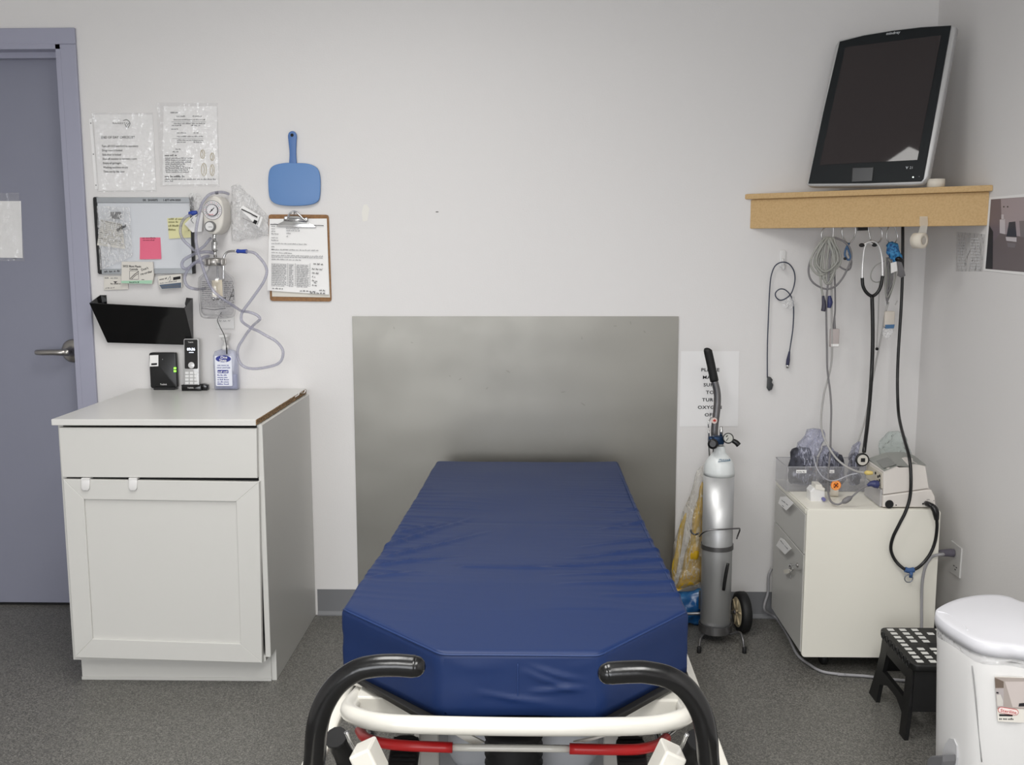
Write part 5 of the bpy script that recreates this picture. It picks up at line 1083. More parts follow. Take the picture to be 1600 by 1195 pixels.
MB().tube(HP([(1233.5, 549, 3.597), (1231.5, 562, 3.596), (1230.5, 570, 3.596)]), .005, 10, radii=[.003, .0065, .0065]).build('end_plug', mat('navy_plug', S(42, 44, 74), .45), nc)
MB().tube(HP([(1230.6, 569, 3.596), (1230.3, 575, 3.596)]), .0052, 10, smooth=0).build('metal_tip', CHROME, nc)
m_ = MB().pprism(back(3.597), [(1199, 588), (1204, 589), (1207, 593), (1205.5, 597), (1208, 601), (1206, 608), (1201, 610.5), (1198, 606)], -.004, .006, bev=.002, sm=True); m_.build('clip_plug', mat('charcoal_plastic', S(60, 62, 64), .5), nc)
m_ = MB().pillow(back(3.59), [back(3.59).px(*p) for p in ((1222, 470), (1231, 466), (1240, 464), (1241, 478), (1232, 482), (1223, 480))], .004, .006, .005, 70, 6, back_=.003, seed=40); m_.build('clear_wrap', FILM2, nc)

# ================================================================== PEDESTAL CABINET AND WHAT STANDS ON IT
PX0, PX1, PY0, PY1, PZ0, PZ1 = .863, 1.288, 3.12, 3.535, .058, .552
pdl = thing('pedestal_cabinet', (1.07, 3.33, 0), 'low white pedestal cabinet on castors under the corner shelf, drawers facing the bed', 'cabinet')
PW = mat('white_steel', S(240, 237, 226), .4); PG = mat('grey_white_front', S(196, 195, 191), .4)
MB().box((PX0+.02, PY0+.014, PZ0), (PX1-.002, PY1, PZ1-.003), .002).build('carcass', PW, pdl)
fpn = PL((0, PY0+.012, 0)); MB().prism(fpn, rr(PX0+.002, PZ0-.002, PX1, PZ1, .012), .0, .014, bev=.0015).build('side_panel', PW, pdl)
MB().box((PX0+.004, PY0+.013, PZ1-.0028), (PX1-.002, PY1, PZ1), .001).build('top_panel', PW, pdl)
for k, (a, b) in enumerate(((PZ0+.01, .395), (.399, PZ1-.022))):
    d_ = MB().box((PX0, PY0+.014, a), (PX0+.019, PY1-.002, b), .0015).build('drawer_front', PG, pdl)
    if k == 0:
        LP = PL((PX0, 0, 0), (0, -1, 0), (0, 0, 1)); c_ = LP.hit(1236, 884)
        MB().lathe(c_, (-1, 0, 0), [(0, .009), (.003, .009), (.003, .005), (.008, .005)], 16).build('lock', CHROME, d_)
MB().box((PX0+.001, PY0+.0145, PZ1-.020), (PX0+.019, PY1-.002, PZ1-.004), .001).build('finger_rail', PW, pdl)
for x in (PX0+.095, PX1-.06):
    for y in (PY0+.075, PY1-.06): MB().lathe((x-.012, y, .029), (1, 0, 0), [(0, .022), (.004, .028), (.020, .028), (.024, .022)], 18).build('castor', BLACKR, pdl); MB().box((x-.009, y-.01, .025), (x+.009, y+.014, PZ0+.001), .002).build('castor_stem', BLACK, pdl)
# keys in the lock
ky = thing('key_set', c_, 'small keys and a cream tag dangling from the lock of the pedestal cabinet', 'keys')
KP = PL((PX0-.010, 0, 0), (0, -1, 0), (0, 0, 1)); X_ = lambda x, y, n=0: KP.w(*KP.px(x, y), n)
MB().tube([X_(1236, 884, -.001), X_(1243, 882, .003), X_(1249, 882.5, .006)], .0022, 6, smooth=2).build('key', CHROME, ky)
MB().lathe(X_(1248, 883, .003), (-1, 0, 0), [(0, .008), (.003, .008)], 14).build('key_bow', SATIN, ky)
MB().tube([X_(1237+3*math.cos(a*PI/5), 889+3.5*math.sin(a*PI/5), .002) for a in range(10)], .0013, 6, closed=True).build('split_ring', CHROME, ky)
MB().pprism(KP, [(1225, 890), (1233, 888.5), (1238, 892), (1232, 896), (1226, 896)], .0, .002).build('cream_tag', PAPERD, ky)
MB().tube([X_(1237, 892, .003), X_(1237, 899, .003), X_(1237, 904, .003)], .0025, 6, flat=.4).build('key', CHROME, ky)
# paper flags taped to the drawer fronts
for (c4, lbl, sd) in ((((1219.5, 776), (1228.5, 775.5), (1240.5, 786), (1229, 797.5), (1216.5, 786)), 'white folded paper flag taped to the upper drawer of the pedestal cabinet', 1), (((1220, 840), (1225.5, 843), (1237, 857), (1227, 866), (1213, 852)), 'white folded paper flag taped to the lower drawer of the pedestal cabinet', 2)):
    FPn = PL((PX0-.0145, 0, 0), (0, -1, 0), (0, 0, 1)); o = MB().pprism(FPn, list(c4), 0, .0012).build('paper_flag', PAPER); tag(o, lbl, 'label', 'paper flags on the pedestal drawers')
    m_ = MB(); a, b = c4[1], c4[2]
    if sd == 1: m_.words(FPn, 1222, 782, 1232, 790, 2.2, .0018); m_.words(FPn, 1223, 790, 1228, 794, 2.2, .0018)
    else: m_.words(FPn, 1220, 845, 1232, 859, 2.2, .0018)
    m_.build('lettering', INKG, o)
    MB().box((PX0-.0142, o.location.y-.006, o.location.z+.034), (PX0-.0002, o.location.y+.006, o.location.z+.0355)).build('folded_edge', PAPER, o)
# clear acrylic tray with bagged cuffs
ACR = film('clear_acrylic', haze=.10, bump=None, rough=.05, ior=1.5, tint=(.93, .93, .94, 1))
tr = thing('acrylic_tray', (.98, 3.4, PZ1), 'clear acrylic tray with two small white labels on the pedestal cabinet, against the wall', 'tray')
tx0, tx1, ty0, ty1, tz = .853, 1.172, 3.345, 3.500, .086
z_ = PZ1+.001
for lo_, hi_ in (((tx0, ty0, z_), (tx1, ty1, z_+.003)), ((tx0, ty0, z_+.003), (tx1, ty0+.003, z_+tz)), ((tx0, ty1-.003, z_+.003), (tx1, ty1, z_+tz)), ((tx0, ty0+.003, z_+.003), (tx0+.003, ty1-.003, z_+tz)), ((tx1-.003, ty0+.003, z_+.003), (tx1, ty1-.003, z_+tz))):
    MB().box(lo_, hi_, .0008).build('tray_wall' if hi_[2] > z_+.01 else 'tray_floor', ACR, tr)
TPl = PL((0, ty0, 0)); 
MB().tube([(tx0, ty0, z_+tz), (tx0, ty1, z_+tz), (tx1, ty1, z_+tz), (tx1, ty0, z_+tz)], .0016, 6, closed=True, smooth=0).build('tray_rim', film('acrylic_edge', haze=.5, hazecol=S(200, 200, 205), bump=None), tr)
for c4, in ((((1244, 734), (1260, 734), (1260, 739), (1244, 739)),), (((1296, 734), (1303.5, 734), (1303.5, 739), (1296, 739)),)):
    l_ = MB().pprism(TPl, list(c4), .0003, .0008).build('tray_label', PAPER, tr); m_ = MB().words(TPl, c4[0][0]+1.5, 738, c4[1][0]-1.5, 738, 2.4, .0011); m_.build('lettering', INKG, l_)
CUFF = mat('slate_cloth', S(76, 77, 88), .75, noise_col=(30, S(36, 37, 46), .4, .6)); BAGF = film('lilac_bag_film', tint=(.86, .87, .95, 1), haze=.20, hazecol=S(196, 198, 216), bump=(55, 1, .02), crease=(26, (2.2, 1, .5), .75), rough=.1)
for i, (x0, x1, top, lbl) in enumerate(((1228, 1274, 698, 'dark cuff folded in a lilac plastic bag, in the tray section with the longer label'), (1277, 1321, 706, 'dark cuff in a plastic bag in the middle of the acrylic tray'), (1324, 1352, 706, 'dark cuff in a plastic bag in the tray behind the stethoscope head'))):
    cf = thing('bagged_cuff', back(3.42).hit((x0+x1)/2, 768), lbl, 'cuff', 'bagged cuffs in the acrylic tray')
    Pq = back(3.41); yb = 754
    MB().pillow(Pq, [Pq.px(*p) for p in ((x0+6, yb), (x1-6-(6 if i == 2 else 0), yb), (x1-4-(7 if i == 2 else 0), 735), (x1-6, top+6), ((x0+x1)/2, top), (x0+9, top+8), (x0+5, 740))], 0, .034, .012, 30, 12, back_=.04, seed=50+i, puff=.35).build('folded_cuff', CUFF, cf)
    sp_ = [(x0+9, 756), (x1-4, 756), (x1-2, 730), (x1+4, 700), (x1+14, 676), (x0+44, 668), (x0+26, 686), (x0+14, 704), (x0+9, 730)] if i == 0 else ([(x0+4, 756), (x1-4, 756), (x1-3, 735), (x1-6, 718), (x0+28, 706), (x0+18, 694), (x0+9, 700), (x0+4, 730)] if i == 1 else [(x0+4, 756), (x1-13, 752), (x1-12, 735), (x1-11, 706), (x1-9, 690), (x1-15, 694), (x0+5, 716), (x0+4, 740)])
    MB().pillow(Pq, [Pq.px(*p) for p in sp_], .002, .034, .013, 34, 22, back_=.042, seed=60+i, puff=.35).build('bag', BAGF, cf)
# desktop device
dv = thing('measuring_device', (1.20, 3.25, PZ1), 'cream desktop medical device with grey sloping lid, at the wall end of the pedestal cabinet', 'medical device')
CREAM = mat('cream_plastic', S(222, 216, 210), .5); GL2 = mat('grey_green_plastic', S(150, 152, 147), .5)
dvx = back(3.13)
pf = [dvx.px(*p) for p in ((1380, 795), (1380, 774.5), (1450, 765), (1456, 766), (1461, 776), (1462.5, 794.5))]
pf = [(u, max(v, PZ1+.004)) for u, v in pf]
MB().prism(dvx, pf, -.175, 0, bev=.004, sm=False).build('lower_housing', CREAM, dv)
pu = [dvx.px(*p) for p in ((1381, 773.5), (1381, 737), (1390, 732.5), (1402, 728.5), (1406, 731), (1420, 730), (1425, 725), (1434, 725), (1447, 728), (1452.5, 763.6))]
MB().prism(dvx, pu, -.172, -.004, bev=.003, sm=False).build('upper_housing', CREAM, dv)
zt_ = pu[1][1]; x0_, x1_ = pu[1][0]+.004, pu[8][0]-.004; ztr = pu[8][1]
fA, fB, fC, fD, fE = (Q(1381.5, 736.5, 3.132), Q(1402, 728, 3.132), Q(1421, 729.5, 3.132), Q(1425, 724.5, 3.132), Q(1447.5, 727.5, 3.132))
bA, bB, bC, bD = Q(1356, 717, 3.298), Q(1384, 707.5, 3.298), Q(1412, 706.5, 3.298), Q(1428, 712, 3.298)
m_ = MB()
vs_ = [m_.bm.verts.new(p+Vector((0, 0, .0015))) for p in (fA, fB, fC, fD, fE, bD, bC, bB, bA)]; lo2 = [m_.bm.verts.new(Vector((v.co.x, v.co.y, min(fA.z, v.co.z)-.002 if i_ > 4 else v.co.z-.001))) for i_, v in enumerate(vs_)]
for f in ((0, 1, 7, 8), (1, 2, 6, 7), (2, 3, 5, 6), (3, 4, 5)): m_.face([vs_[i_] for i_ in f])
for i_ in range(9): m_.face((vs_[i_], lo2[i_], lo2[(i_+1) % 9], vs_[(i_+1) % 9]))
m_.build('grey_lid', GL2, dv)
lw_ = (bA-fA); m_ = MB(); slab(m_, [fA+lw_*.12+Vector((.004, 0, .004)), fB+lw_*.02+Vector((-.002, 0, .004)), fB+lw_*.62+Vector((.004, 0, .003)), fA+lw_*.70+Vector((.012, 0, .004))], .002); m_.build('display_window', mat('dark_window', S(122, 124, 120), .25), dv)
MB().lathe(Vector((dvx.px(1389, 793)[0], 3.1285, PZ1+.0150)), (0, -1, 0), [(0, .0135), (.0008, .0135)], 24).build('round_port', DARK, dv)
for x, y, r in ((1388, 783, .002), (1400, 789, .002), (1442, 787, .0028), (1459, 782, .0012)): MB().lathe(dvx.w(*dvx.px(x, y), .0), (0, -1, 0), [(0, r), (.0015, r)], 10).build('screw', INK, dv)
pk_ = MB().pprism(dvx, [(1443, 783), (1452, 783), (1453, 790), (1444, 791)], .0, .003, bev=.001).build('power_inlet', WPL, dv)
MB().words(dvx, 1448, 781, 1454, 780.5, 1.6, .0016).build('fine_print', INKG, dv)
m_ = MB().box((pf[0][0]-.008, 3.14, PZ1+.002), (pf[0][0]-.0005, 3.295, PZ1+.060), .003); m_.build('battery_bay', film('frosted_clear', haze=.55, hazecol=S(205, 204, 206), bump=None, rough=.2), dv)
m_ = MB().box((pf[0][0]-.005, 3.142, PZ1+.062), (pf[0][0]-.0005, 3.293, PZ1+.112), .002); cp2 = m_.build('port_panel', mat('port_cream', S(206, 200, 186), .5), dv)
for k, (y_, z_) in enumerate(((3.16, .10), (3.16, .085), (3.175, .094), (3.18, .078), (3.20, .10), (3.162, .070))): MB().lathe((pf[0][0]-.005, y_, PZ1+z_), (-1, 0, 0), [(0, .0045), (.002, .0045)], 10).build('socket', DARK, cp2)
# pale crumpled wrap behind the device
o = MB().pillow(back(3.50), [back(3.50).px(*p) for p in ((1374, 712), (1376, 690), (1384, 678), (1398, 674), (1410, 680), (1420, 698), (1423, 712), (1400, 716))], 0, .03, .012, 24, 10, back_=.02, seed=77).build('clear_wrap', film('mint_film', tint=(.93, .97, .96, 1), haze=.07, hazecol=S(220, 228, 226), bump=(50, 1, .03))); tag(o, 'crumpled clear plastic sticking up behind the cream desktop device', 'plastic wrap')
o.location.z += 0
# small white gadget with purple plug, tape and orange disc
gd = thing('small_white_device', (.96, 3.22, PZ1), 'small white gadget with an indigo plug lying before the acrylic tray', 'device')
GP = back(3.22)
MB().pprism(GP, [(1267, 791), (1266, 768), (1271, 762), (1289, 765), (1290, 790)], -.05, 0, bev=.004, sm=False).build('housing', WPL, gd)
MB().pprism(GP, [(1273, 764), (1274, 756.5), (1284, 757), (1285, 761), (1289, 763), (1288, 767), (1274, 764)], -.045, .003, bev=.002).build('cap', BEIGE, gd)
MB().pprism(GP, [(1273, 783), (1287, 783.5), (1287, 791), (1272, 791)], .001, .012, bev=.002).build('indigo_plug', mat('lilac_plug', S(112, 112, 160), .5), gd)
MB().lathe(GP.hit(1286, 779), (0, -1, 0), [(0, .006), (.012, .006)], 14).build('lilac_nub', mat('lilac_plug', S(112, 112, 160), .5), gd)
q = wz(1309, 777, PZ1+.001); o = MB().lathe((q.x-.006, q.y+.02, PZ1+.0165), (.92, -.25, 0), [(-.013, .007), (-.013, .0165), (.013, .0165), (.013, .007), (-.013, .007)], 26, caps=False).build('tape_roll', TAPE); tag(o, 'cream tape roll standing on edge on the pedestal cabinet under the orange disc', 'tape roll')
od = thing('orange_tag', back(3.19).hit(1306, 765), 'round orange tag with a dark cross mark hanging on a clear tube before the tray', 'tag')
OP = back(3.215); oc_ = OP.px(1306, 758)
d_ = MB().prism(OP, circ(*oc_, .0165, 30), 0, .0016, bev=.0005).build('disc', mat('orange_plastic', S(240, 132, 40), .5), od)
MB().prism(OP, circ(*oc_, .0132, 28), .0017, .0019).build('pale_ring', mat('pale_orange', S(250, 200, 130), .5), d_)
m_ = MB().prism(OP, circ(*oc_, .0112, 26), .0020, .0022, mi=1); m_.line(OP, [(1302.5, 762), (1309, 754.5)], 1.6, .0026); m_.line(OP, [(1303, 755.5), (1309, 760.5)], 1.4, .0028); m_.build('cross_mark', [mat('brown_print', S(70, 30, 14), .6), mat('orange_plastic', S(240, 132, 40), .5)], d_)
MB().tube(HP([(1271, 712, 3.36), (1275, 728, 3.33), (1283, 742, 3.30), (1292, 749, 3.25), (1300, 751, 3.22), (1306, 750.5, 3.212), (1313, 748, 3.215), (1322, 744, 3.21), (1331, 741, 3.20), (1340, 739.5, 3.195)]), .0022, 8).build('thin_clear_tube', film('thin_tube', haze=.6, hazecol=S(200, 200, 208), bump=None), od)

# ------------------------------------------------------------------ on the wall beside the shelf
op = thing('wall_outlet', RW.hit(1495, 900), 'white wall outlet plate low on the side wall beside the pedestal cabinet', 'outlet')
MB().pprism(RW, [(1488.5, 844.5), (1504.5, 857), (1501, 903.5), (1486, 893)], .0, .005, bev=.001).build('cover_plate', WPL, op)
m_ = MB(); 
for (a, b) in (((1492, 883), (1494, 884.5)), ((1496, 886), (1498, 887.5)), ((1494, 889), (1496, 890.5))): m_.line(RW, [a, b], 1.4, .0054)
m_.build('socket_slots', INK, op)
gp = thing('grey_cord', RW.hit(1480, 865), 'grey mains cord with a fat plug in the wall outlet, dropping behind the step stool', 'power cord')
e_ = RW.hit(1493.5, 864); GPM = mat('plug_grey', S(104, 100, 112), .45)
MB().tube([e_+Vector((-.007, 0, 0)), e_+Vector((-.02, 0, .001)), e_+Vector((-.045, -.002, .001)), e_+Vector((-.062, -.005, 0))], .014, 12, radii=[.0135, .014, .0125, .011, .0085]).build('plug', GPM, gp)
p1 = e_+Vector((-.06, -.005, 0))
MB().tube([p1, back(3.115).hit(1474, 866), back(3.10).hit(1464, 867), back(3.107).hit(1455, 871), back(3.107).hit(1446, 885), back(3.105).hit(1441, 910), back(3.10).hit(1440, 945), back(3.09).hit(1440, 980), back(3.06).hit(1438, 1030), Vector((back(3.05).hit(1430, 1060).x, 3.05, .012)), Vector((1.06, 3.09, .006)), Vector((.98, 3.10, .006)), wz(1320, 1054, .006), wz(1285, 1049, .006), wz(1262, 1036, .006), wz(1251, 1022, .006)+Vector((-.012, .0, 0)), wz(1232, 995, .006), wz(1214, 965, .006)+Vector((-.004, 0, 0)), Vector((.845, 3.565, .05)), back(3.575).hit(1200, 925), back(3.575).hit(1201, 900), back(3.58).hit(1206, 888)], .0048, 10).build('cord', mat('pale_grey_cord', S(158, 157, 160), .5), gp)
pp = thing('wall_photo', RW.hit(1570, 430), 'printed photo of the treatment room with white border on the side wall by the shelf', 'photo')
MB().pprism(RW, [(1546.5, 308.5), (1612, 302), (1612, 431), (1537.5, 422.5)], .001, .0018).build('photo_paper', PAPER, pp)
Cc = lambda n, r, g, b: mat('photo_'+n, S(r, g, b), .35)
m_ = MB(); I = [(1549, 312), (1612, 306), (1612, 427), (1541, 419.5)]
def pg(pts, mi, n): m_.ink(RW, [RW.px(*p) for p in pts], n, mi)
pg([(1549.5, 311.5), (1612, 307), (1612, 426), (1541, 420)], 0, .0022)
pg([(1565, 311), (1612, 307), (1612, 372), (1567, 365)], 1, .0024)
pg([(1549.5, 312), (1565, 311), (1566, 362), (1547, 385)], 2, .0024)
pg([(1547, 352), (1553, 362), (1552, 420), (1541, 419.5)], 3, .0026)
pg([(1563.5, 343), (1572, 342), (1572, 366), (1563.5, 364)], 4, .0028); pg([(1566, 335), (1570, 335), (1570, 343), (1566, 343)], 4, .0028)
pg([(1578, 347), (1588, 346), (1590, 370), (1574, 369)], 5, .0028); pg([(1573, 370), (1590, 371), (1590, 378), (1574, 376)], 4, .0030); pg([(1575, 379), (1589, 380), (1587, 387), (1576, 386)], 6, .0028)
pg([(1594, 345), (1612, 345), (1612, 372), (1596, 370)], 6, .0028)
pg([(1569, 322), (1571, 322), (1571, 324), (1569, 324)], 3, .003); pg([(1575, 322), (1577, 322), (1577, 324), (1575, 324)], 3, .003)
m_.build('printed_picture', [Cc('floor', 112, 102, 104), Cc('wall', 170, 158, 164), Cc('side', 116, 104, 112), Cc('dark', 34, 32, 36), Cc('white', 206, 200, 204), Cc('navy', 38, 46, 62), Cc('grey', 126, 120, 124)], pp)
tn = thing('taped_note', RW.hit(1520, 430), 'ghostly clear film with faint white print taped beside the wall photo', 'note')
cf_ = MB().sheet(RW, [RW.px(*p) for p in ((1496, 362), (1540, 366), (1536, 424), (1494, 424))], .001, .002, 25, 10, 12, seed=3, th=.0003).build('clear_film', FILM, tn)
m_ = MB(); R = random.Random(5)
for k in range(11):
    y = 373+k*4.6; m_.words(RW, 1499, y, 1511, y+.3, 2.6, .005, seed=k); m_.words(RW, 1519, y+.5, 1534, y+1, 3, .005, seed=k+9)
m_.build('faint_print', mat('white_print', S(224, 224, 226), .6), tn)
# marks on the wall paint
o = MB().ink(bk, circ(*bk.px(683, 331), .006, 8, .002), .0006).build('wall_scuff', mat('wall_scuff', S(120, 118, 116), .8)); tag(o, 'tiny grey scuff on the bare wall above the steel sheet', 'scuff')
o = MB().ink(bk, [bk.px(*p) for p in ((568, 320), (573, 319), (577, 326), (574, 345), (567, 346), (565, 332))], .0006).build('filler_patch', mat('filler', S(234, 232, 226), .8)); tag(o, 'pale patch of filler on the wall above the steel sheet', 'paint patch')

# ================================================================== STEP STOOL
ZS = .225
sx0, sx1, sy0, sy1 = 1.052, 1.292, 2.675, 2.955
stl = thing('step_stool', (1.17, 2.81, 0), 'black folding step stool with white grip squares, between the pedestal cabinet and the bin', 'step stool')
SBK = mat('stool_black', S(11, 11, 12), .5)
top = MB().prism(flat(0), rr(sx0, sy0, sx1, sy1, .022, 5), ZS-.022, ZS, bev=.005, sm=True, seg=3); tpo = top.build('top_panel', SBK, stl)
for j in range(9):
    for i in range(6):
        if (i == 3 and j != 4 and j % 3 != 1) or (i in (1, 2, 3) and j == 4): continue
        x = sx0+.028+i*.0365; y = sy0+.024+j*.0290; MB().box((x-.0095, y-.008, ZS), (x+.0095, y+.008, ZS+.0018), .0008).build('grip_dot', mat('grip_white', S(218, 218, 214), .7), tpo)
m_ = MB()
for j in range(8): y = sy0+.036+j*.0295; m_.tube([(sx0-.0005, y+.010*math.cos(a*PI/6), ZS-.011+.010*math.sin(a*PI/6)) for a in range(12)], .0016, 6, closed=True)
m_.build('edge_rib', BLACK, tpo)
MB().box((sx0+.10, (sy0+sy1)/2-.016, ZS), (sx0+.14, (sy0+sy1)/2+.016, ZS+.0012), .0004).build('grip_slot', DARK, tpo)
for s in (0, 1):
    xa = sx0+.012 if s == 0 else sx1-.012; xb = sx0-.012 if s == 0 else sx1+.012; mm = lambda t: xa+(xb-xa)*t
    def sidep(pts, th=.012):       # (y, z) outline leaning outwards
        m = MB(); t_ = lambda z: 1-z/ZS; a = [m.bm.verts.new((mm(t_(z)), y, z)) for y, z in pts]; b = [m.bm.verts.new((mm(t_(z))+(th if s == 0 else -th), y, z)) for y, z in pts]
        n = len(pts); m.face(a); m.face(b[::-1])
        for i in range(n): m.face((a[i], a[(i+1) % n], b[(i+1) % n], b[i]))
        return m
    y0, y1 = sy0+.012, sy1-.012; k = .040
    sidep([(y1-.01, ZS-.02), (y1-.055, ZS-.02), (y1-.035, .065), (y1-.030, 0), (y1+k-.004, 0), (y1+.008, .10)]).build('leg', SBK, stl)
    sidep([(y0+.055, ZS-.02), (y0+.01, ZS-.02), (y0-.004, .10), (y0-k+.030, .0), (y0+.030, 0), (y0+.038, .065)]).build('leg', SBK, stl)
    sidep([(y0+.05, ZS-.02), (y0+.052, ZS-.062), (y1-.052, ZS-.062), (y1-.05, ZS-.02)], .014).build('upper_rail', SBK, stl)
    sidep([(y0+.034, .105), (y0+.034, .060), (y0+.09, .082), (y1-.09, .082), (y1-.034, .060), (y1-.034, .105)], .014).build('lower_rail', SBK, stl)
for y, nm in ((sy0, 1), (sy1, -1)):
    m_ = MB(); ya = y+nm*.014; yb_ = y-nm*.012
    slab(m_, [(sx0+.012, ya, ZS-.02), (sx1-.012, ya, ZS-.02), (sx1-.006, (ya+yb_)/2+nm*.003, .085), (sx0+.006, (ya+yb_)/2+nm*.003, .085)], .01); m_.build('front_panel' if nm > 0 else 'rear_panel', SBK, stl)

# ================================================================== BIN
ZL = .62
bn = thing('waste_bin', (.98, 1.95, 0), 'white pedal bin with domed lid, liner edge showing and product sticker, beside the step stool', 'bin')
BINW = mat('bin_white', S(230, 229, 228), .38); LIDW = mat('lid_white', S(214, 214, 219), .35)
L_ = [(1462, 957), (1464, 950), (1480, 941), (1500, 934), (1525, 929.5), (1551, 928), (1575, 931), (1593, 938)]
ol = [wz(*p, ZL).xy for p in L_] + [Vector(p) for p in ((1.075, 2.085), (1.108, 2.02), (1.122, 1.94), (1.125, 1.86), (1.11, 1.80), (1.07, 1.772), (1.02, 1.782))] + [wz(*p, ZL).xy for p in ((1600, 1011), (1561, 1007), (1524, 999), (1487, 979), (1468, 965))]
ol = [Vector((p.x, p.y, 0)) for p in ol]; ol = [p.xy for p in spline(ol, 3, True)]
cx_ = sum((p.x for p in ol))/len(ol); cy_ = sum((p.y for p in ol))/len(ol)
def ring(m, sc, z, dz=None): return [m.bm.verts.new((cx_+(p.x-cx_)*sc, cy_+(p.y-cy_)*sc, z)) for p in ol]
def stack(m, rows, cap_=True, mi=0):
    Rg = [ring(m, s_, z) for s_, z in rows]
    for a, b in zip(Rg, Rg[1:]):
        n = len(a)
        for i in range(n): m.face((a[i], a[(i+1) % n], b[(i+1) % n], b[i]), mi, True)
    if cap_: m.face(Rg[0][::-1], mi, True); m.face(Rg[-1], mi, True)
    return m
stack(MB(), [(.70, .005), (.76, 0), (.80, .008), (.955, ZL-.075), (.972, ZL-.045), (.965, ZL-.028)]).build('bin_body', BINW, bn)
lid = stack(MB(), [(.96, ZL-.027), (1.0, ZL-.026), (1.008, ZL-.014), (1.0, ZL-.002), (.985, ZL), (.9, ZL+.001), (.6, ZL+.006), (.3, ZL+.009), (.05, ZL+.010)]).build('lid', LIDW, bn)
lp_ = [wz(*p, ZL+.001) for p in ((1464, 955), (1478, 958), (1492, 966), (1506, 977), (1512, 985))]; MB().tube(lp_, .0018, 6).build('lid_crease', LIDW, lid)
m_ = MB(); rows = []
for k, (s_, z) in enumerate(((.966, ZL-.026), (.978, ZL-.032), (.972, ZL-.038), (.976, ZL-.043))):
    n = len(ol); rows.append([m_.bm.verts.new((cx_+(p.x-cx_)*(s_+.006*noise.noise(Vector((i*.7, k*2, 1)))), cy_+(p.y-cy_)*(s_+.006*noise.noise(Vector((i*.7, k*2, 1)))), z+(.007*noise.noise(Vector((i*.25, k, 5))) if k else 0))) for i, p in enumerate(ol)])
for a, b in zip(rows, rows[1:]):
    for i in range(len(a)): m_.face((a[i], a[(i+1) % n], b[(i+1) % n], b[i]), 0, True)
m_.build('liner_edge', film('liner', haze=.30, hazecol=S(205, 205, 207), bump=(60, 1, .01)), bn)
def body_pt(x, y, z, off=.002):
    """where the line of sight through a spot on the body meets its skin, found at that height"""
    f = .80+(z/(ZL-.075))*.155; return f
def skin(px_, py_):
    d = ray(px_, py_); best = None
    for i in range(400):
        t = 1.2+i*.004; p = CAM+d*t
        if p.z > ZL-.03 or p.z < 0: continue
        f = .80+(p.z-.008)/(ZL-.083)*.155; q = Vector((cx_+(p.x-cx_)/f, cy_+(p.y-cy_)/f)); ins = False; n = len(ol)
        for a in range(n):
            A_, B_ = ol[a], ol[(a+1) % n]
            if (A_.y > q.y) != (B_.y > q.y) and q.x < (B_.x-A_.x)*(q.y-A_.y)/(B_.y-A_.y)+A_.x: ins = not ins
        if ins: return p-d*.006
    return None
sp_ = [skin(*p) for p in ((1519, 1040), (1524, 1085), (1529, 1140), (1534, 1190))]
if all(sp_): MB().tube([p+ (p-CAM).normalized()*.003 for p in sp_], .0012, 6).build('crease_shade', mat('crease_grey', S(150, 150, 150), .5), bn)  # thin grey line drawn in for the shading at the body's crease
a_, b_, c_ = skin(1556, 1060), skin(1596, 1066), skin(1559, 1122)
BPn = PL(a_, (b_-a_), (c_-a_)*-1); BPn = PL(a_, BPn.U, (BPn.V-BPn.U*BPn.V.dot(BPn.U)))
st_ = MB(); st_.pprism(BPn, [(1554, 1057), (1640, 1060), (1640, 1131), (1559, 1126.5)], -.001, .001); so = st_.build('product_sticker', mat('sticker_white', S(226, 222, 214), .5), bn)
m_ = MB(); ipx = lambda pts, mi, n: m_.ink(BPn, [BPn.px(*p) for p in pts], n, mi)
ipx([(1554, 1057), (1640, 1060), (1640, 1107), (1557.5, 1107)], 0, .0014); ipx([(1554, 1058), (1568, 1064), (1568, 1074), (1555, 1074)], 1, .0016); ipx([(1555.5, 1075), (1568, 1075), (1568, 1104), (1557.5, 1104)], 2, .0016)
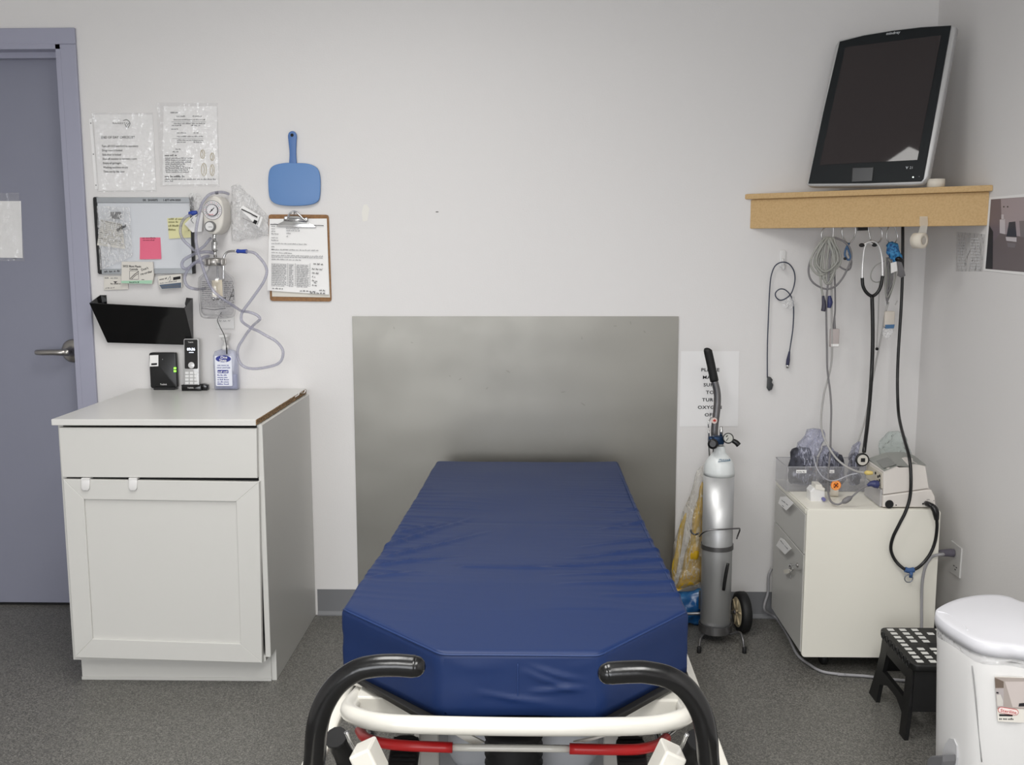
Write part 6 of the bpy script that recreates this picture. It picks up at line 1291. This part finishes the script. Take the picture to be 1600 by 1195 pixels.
ipx([(1557, 1085), (1563, 1084), (1567, 1094), (1567, 1102), (1558, 1102)], 3, .0018); ipx([(1556.5, 1080), (1560, 1080.5), (1560, 1083), (1556.5, 1082.5)], 4, .0020)
ipx([(1570, 1064), (1640, 1064), (1640, 1106), (1582, 1104)], 5, .0016); ipx([(1592, 1098), (1604, 1097), (1604, 1103), (1591, 1103)], 4, .0018)
ipx([(1561, 1115), (1582, 1115.5), (1582, 1118.5), (1561, 1118)], 4, .0016); m_.words(BPn, 1561, 1123.5, 1584, 1124, 3.4, .0016, mi=4)
m_.build('printed_picture', [Cc('taupe', 168, 158, 152), Cc('brown', 112, 98, 88), Cc('mauve', 176, 168, 168), Cc('linen', 206, 202, 196), Cc('dark', 34, 32, 36), Cc('basket', 200, 190, 186)], so)
lc = BPn.px(1575, 1110); w2, h2 = .0185, .0065
m_ = MB().prism(BPn, rr(lc[0]-w2, lc[1]-h2, lc[0]+w2, lc[1]+h2, h2), .0020, .0024, mi=0); m_.prism(BPn, rr(lc[0]-w2+.001, lc[1]-h2+.001, lc[0]+w2-.001, lc[1]+h2-.001, h2), .0024, .0027, mi=1)
m_.text(BPn, 'Sterilite', 1575, 1112.6, 5.2, .0030, mi=0, bold=.01); m_.build('logo_badge', [mat('badge_red', S(186, 52, 50), .5), mat('badge_pink', S(240, 226, 222), .5)], so)
a_, b_, c_ = skin(1480, 1165), skin(1494, 1170), skin(1482, 1190)
if a_ and b_ and c_:
    PPn = PL(a_, (b_-a_), (0, 0, 1)); PPn = PL(a_, PPn.U, (0, 0, 1))
    ar = MB().pprism(PPn, [(1474, 1230), (1475, 1175), (1477, 1160), (1482, 1153), (1489, 1158), (1495, 1172), (1499, 1195), (1500, 1230)], -.02, .001).build('pedal_arch', mat('arch_grey', S(186, 186, 188), .5), bn)
    MB().pprism(PPn, [(1473, 1183), (1477, 1179), (1497, 1188), (1499, 1200), (1498, 1215), (1474, 1200)], .001, .03, bev=.003).build('foot_pedal', mat('pedal_grey', S(104, 104, 106), .5), bn)
